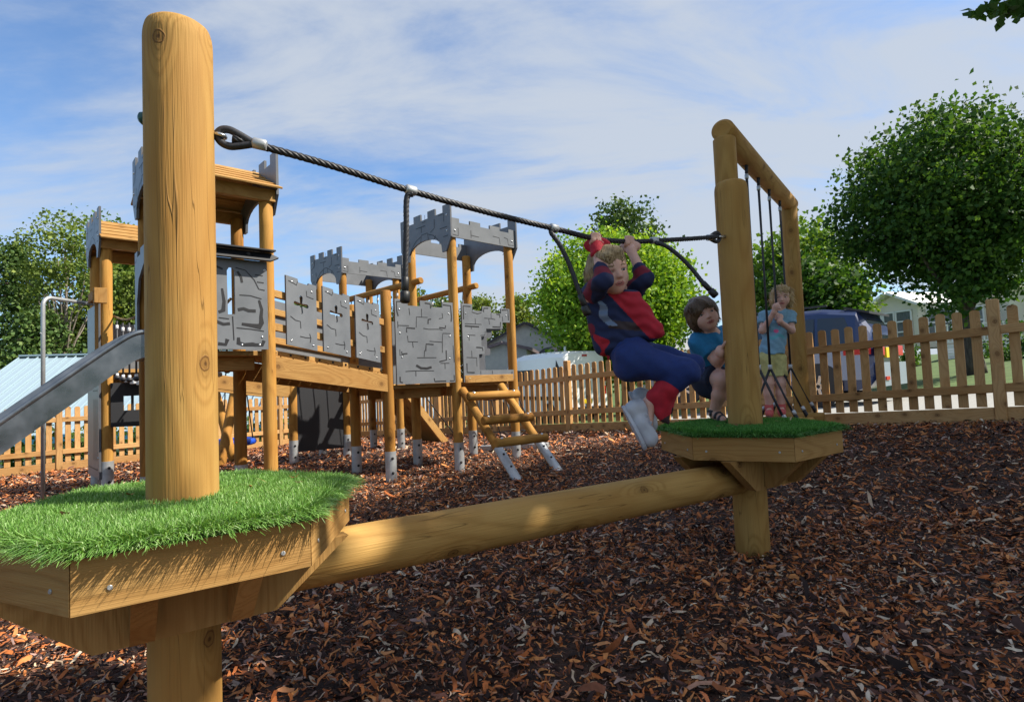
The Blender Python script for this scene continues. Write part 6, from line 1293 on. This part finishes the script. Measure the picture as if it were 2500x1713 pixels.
# ------------------------------------------------------------------ sky, sun, render
w = bpy.data.worlds.new('World'); scene.world = w; w.use_nodes = True; nt = w.node_tree; N = nt.nodes; Lk = nt.links
bg = N['Background']; sky = N.new('ShaderNodeTexSky'); sky.sky_type = 'NISHITA'; sky.sun_disc = False; sky.sun_elevation = R(47); sky.sun_rotation = math.atan2(SUN.x, SUN.y); sky.air_density = 1.0; sky.dust_density = .6; sky.ozone_density = 2.2
tc = N.new('ShaderNodeTexCoord'); sp = N.new('ShaderNodeSeparateXYZ'); Lk.new(tc.outputs['Generated'], sp.inputs[0])
def mth(op, a, b=0.0):
    x = N.new('ShaderNodeMath'); x.operation = op
    for i, v in enumerate((a, b)):
        if isinstance(v, bpy.types.NodeSocket): Lk.new(v, x.inputs[i])
        else: x.inputs[i].default_value = v
    return x.outputs[0]
zz = mth('ADD', mth('MAXIMUM', sp.outputs[2], 0.0), .22); cx = N.new('ShaderNodeCombineXYZ'); Lk.new(mth('DIVIDE', sp.outputs[0], zz), cx.inputs[0]); Lk.new(mth('DIVIDE', sp.outputs[1], zz), cx.inputs[1])
mp = N.new('ShaderNodeMapping'); Lk.new(cx.outputs[0], mp.inputs[0]); mp.inputs['Rotation'].default_value = (0, 0, R(24)); mp.inputs['Scale'].default_value = (.75, 1.7, 1); mp.inputs['Location'].default_value = (3.4, 1.2, 0)
n1 = N.new('ShaderNodeTexNoise'); Lk.new(mp.outputs[0], n1.inputs['Vector']); n1.inputs['Scale'].default_value = 1.5; n1.inputs['Detail'].default_value = 9; n1.inputs['Roughness'].default_value = .60; n1.inputs['Distortion'].default_value = .5
n2 = N.new('ShaderNodeTexNoise'); Lk.new(cx.outputs[0], n2.inputs['Vector']); n2.inputs['Scale'].default_value = .55; n2.inputs['Detail'].default_value = 2
cov = mth('ADD', mth('MULTIPLY', n1.outputs[0], .8), mth('MULTIPLY', n2.outputs[0], .35))
cov = mth('ADD', cov, mth('MULTIPLY', sp.outputs[0], .13))          # thicker cloud to the right
mr = N.new('ShaderNodeMapRange'); Lk.new(cov, mr.inputs[0]); mr.inputs[1].default_value = .40; mr.inputs[2].default_value = .66; mr.inputs[3].default_value = .04; mr.inputs[4].default_value = .92; mr.interpolation_type = 'SMOOTHSTEP'
mx = N.new('ShaderNodeMix'); mx.data_type = 'RGBA'; Lk.new(mr.outputs[0], mx.inputs[0])
tint = N.new('ShaderNodeMix'); tint.data_type = 'RGBA'; tint.blend_type = 'MULTIPLY'; tint.inputs[0].default_value = 1.0; Lk.new(sky.outputs[0], tint.inputs[6]); tint.inputs[7].default_value = (1.45, 1.8, 2.1, 1)
Lk.new(tint.outputs[2], mx.inputs[6]); mx.inputs[7].default_value = (6.0, 6.6, 7.5, 1); Lk.new(mx.outputs[2], bg.inputs[0]); bg.inputs[1].default_value = .05
sd_ = bpy.data.lights.new('sun', 'SUN'); so = bpy.data.objects.new('sun', sd_); COL.objects.link(so); sd_.energy = 5.0; sd_.angle = R(.55); sd_.color = (1.0, .93, .80)
so.rotation_euler = SUN.to_track_quat('Z', 'Y').to_euler(); so.location = (20, -3, 22)
scene.view_settings.view_transform = 'Standard'; scene.view_settings.look = 'None'; scene.view_settings.exposure = 1.0; scene.view_settings.gamma = 1
scene.render.resolution_x = 1024; scene.render.resolution_y = 701
scene.render.engine = 'CYCLES'

# the whole set of surface colours sits a little darker so that the exposure can stay high
for m in bpy.data.materials:
    if not m.use_nodes: continue
    for n in m.node_tree.nodes:
        if n.type == 'VALTORGB':
            for el in n.color_ramp.elements: el.color = [v * AF for v in el.color[:3]] + [1]
        elif n.type == 'MIX' and n.blend_type == 'MIX':
            for i in (6, 7):
                if not n.inputs[i].is_linked: n.inputs[i].default_value = [v * AF for v in n.inputs[i].default_value[:3]] + [1]
        elif n.type == 'BSDF_PRINCIPLED' and not n.inputs['Base Color'].is_linked: n.inputs['Base Color'].default_value = [v * AF for v in n.inputs['Base Color'].default_value[:3]] + [1]
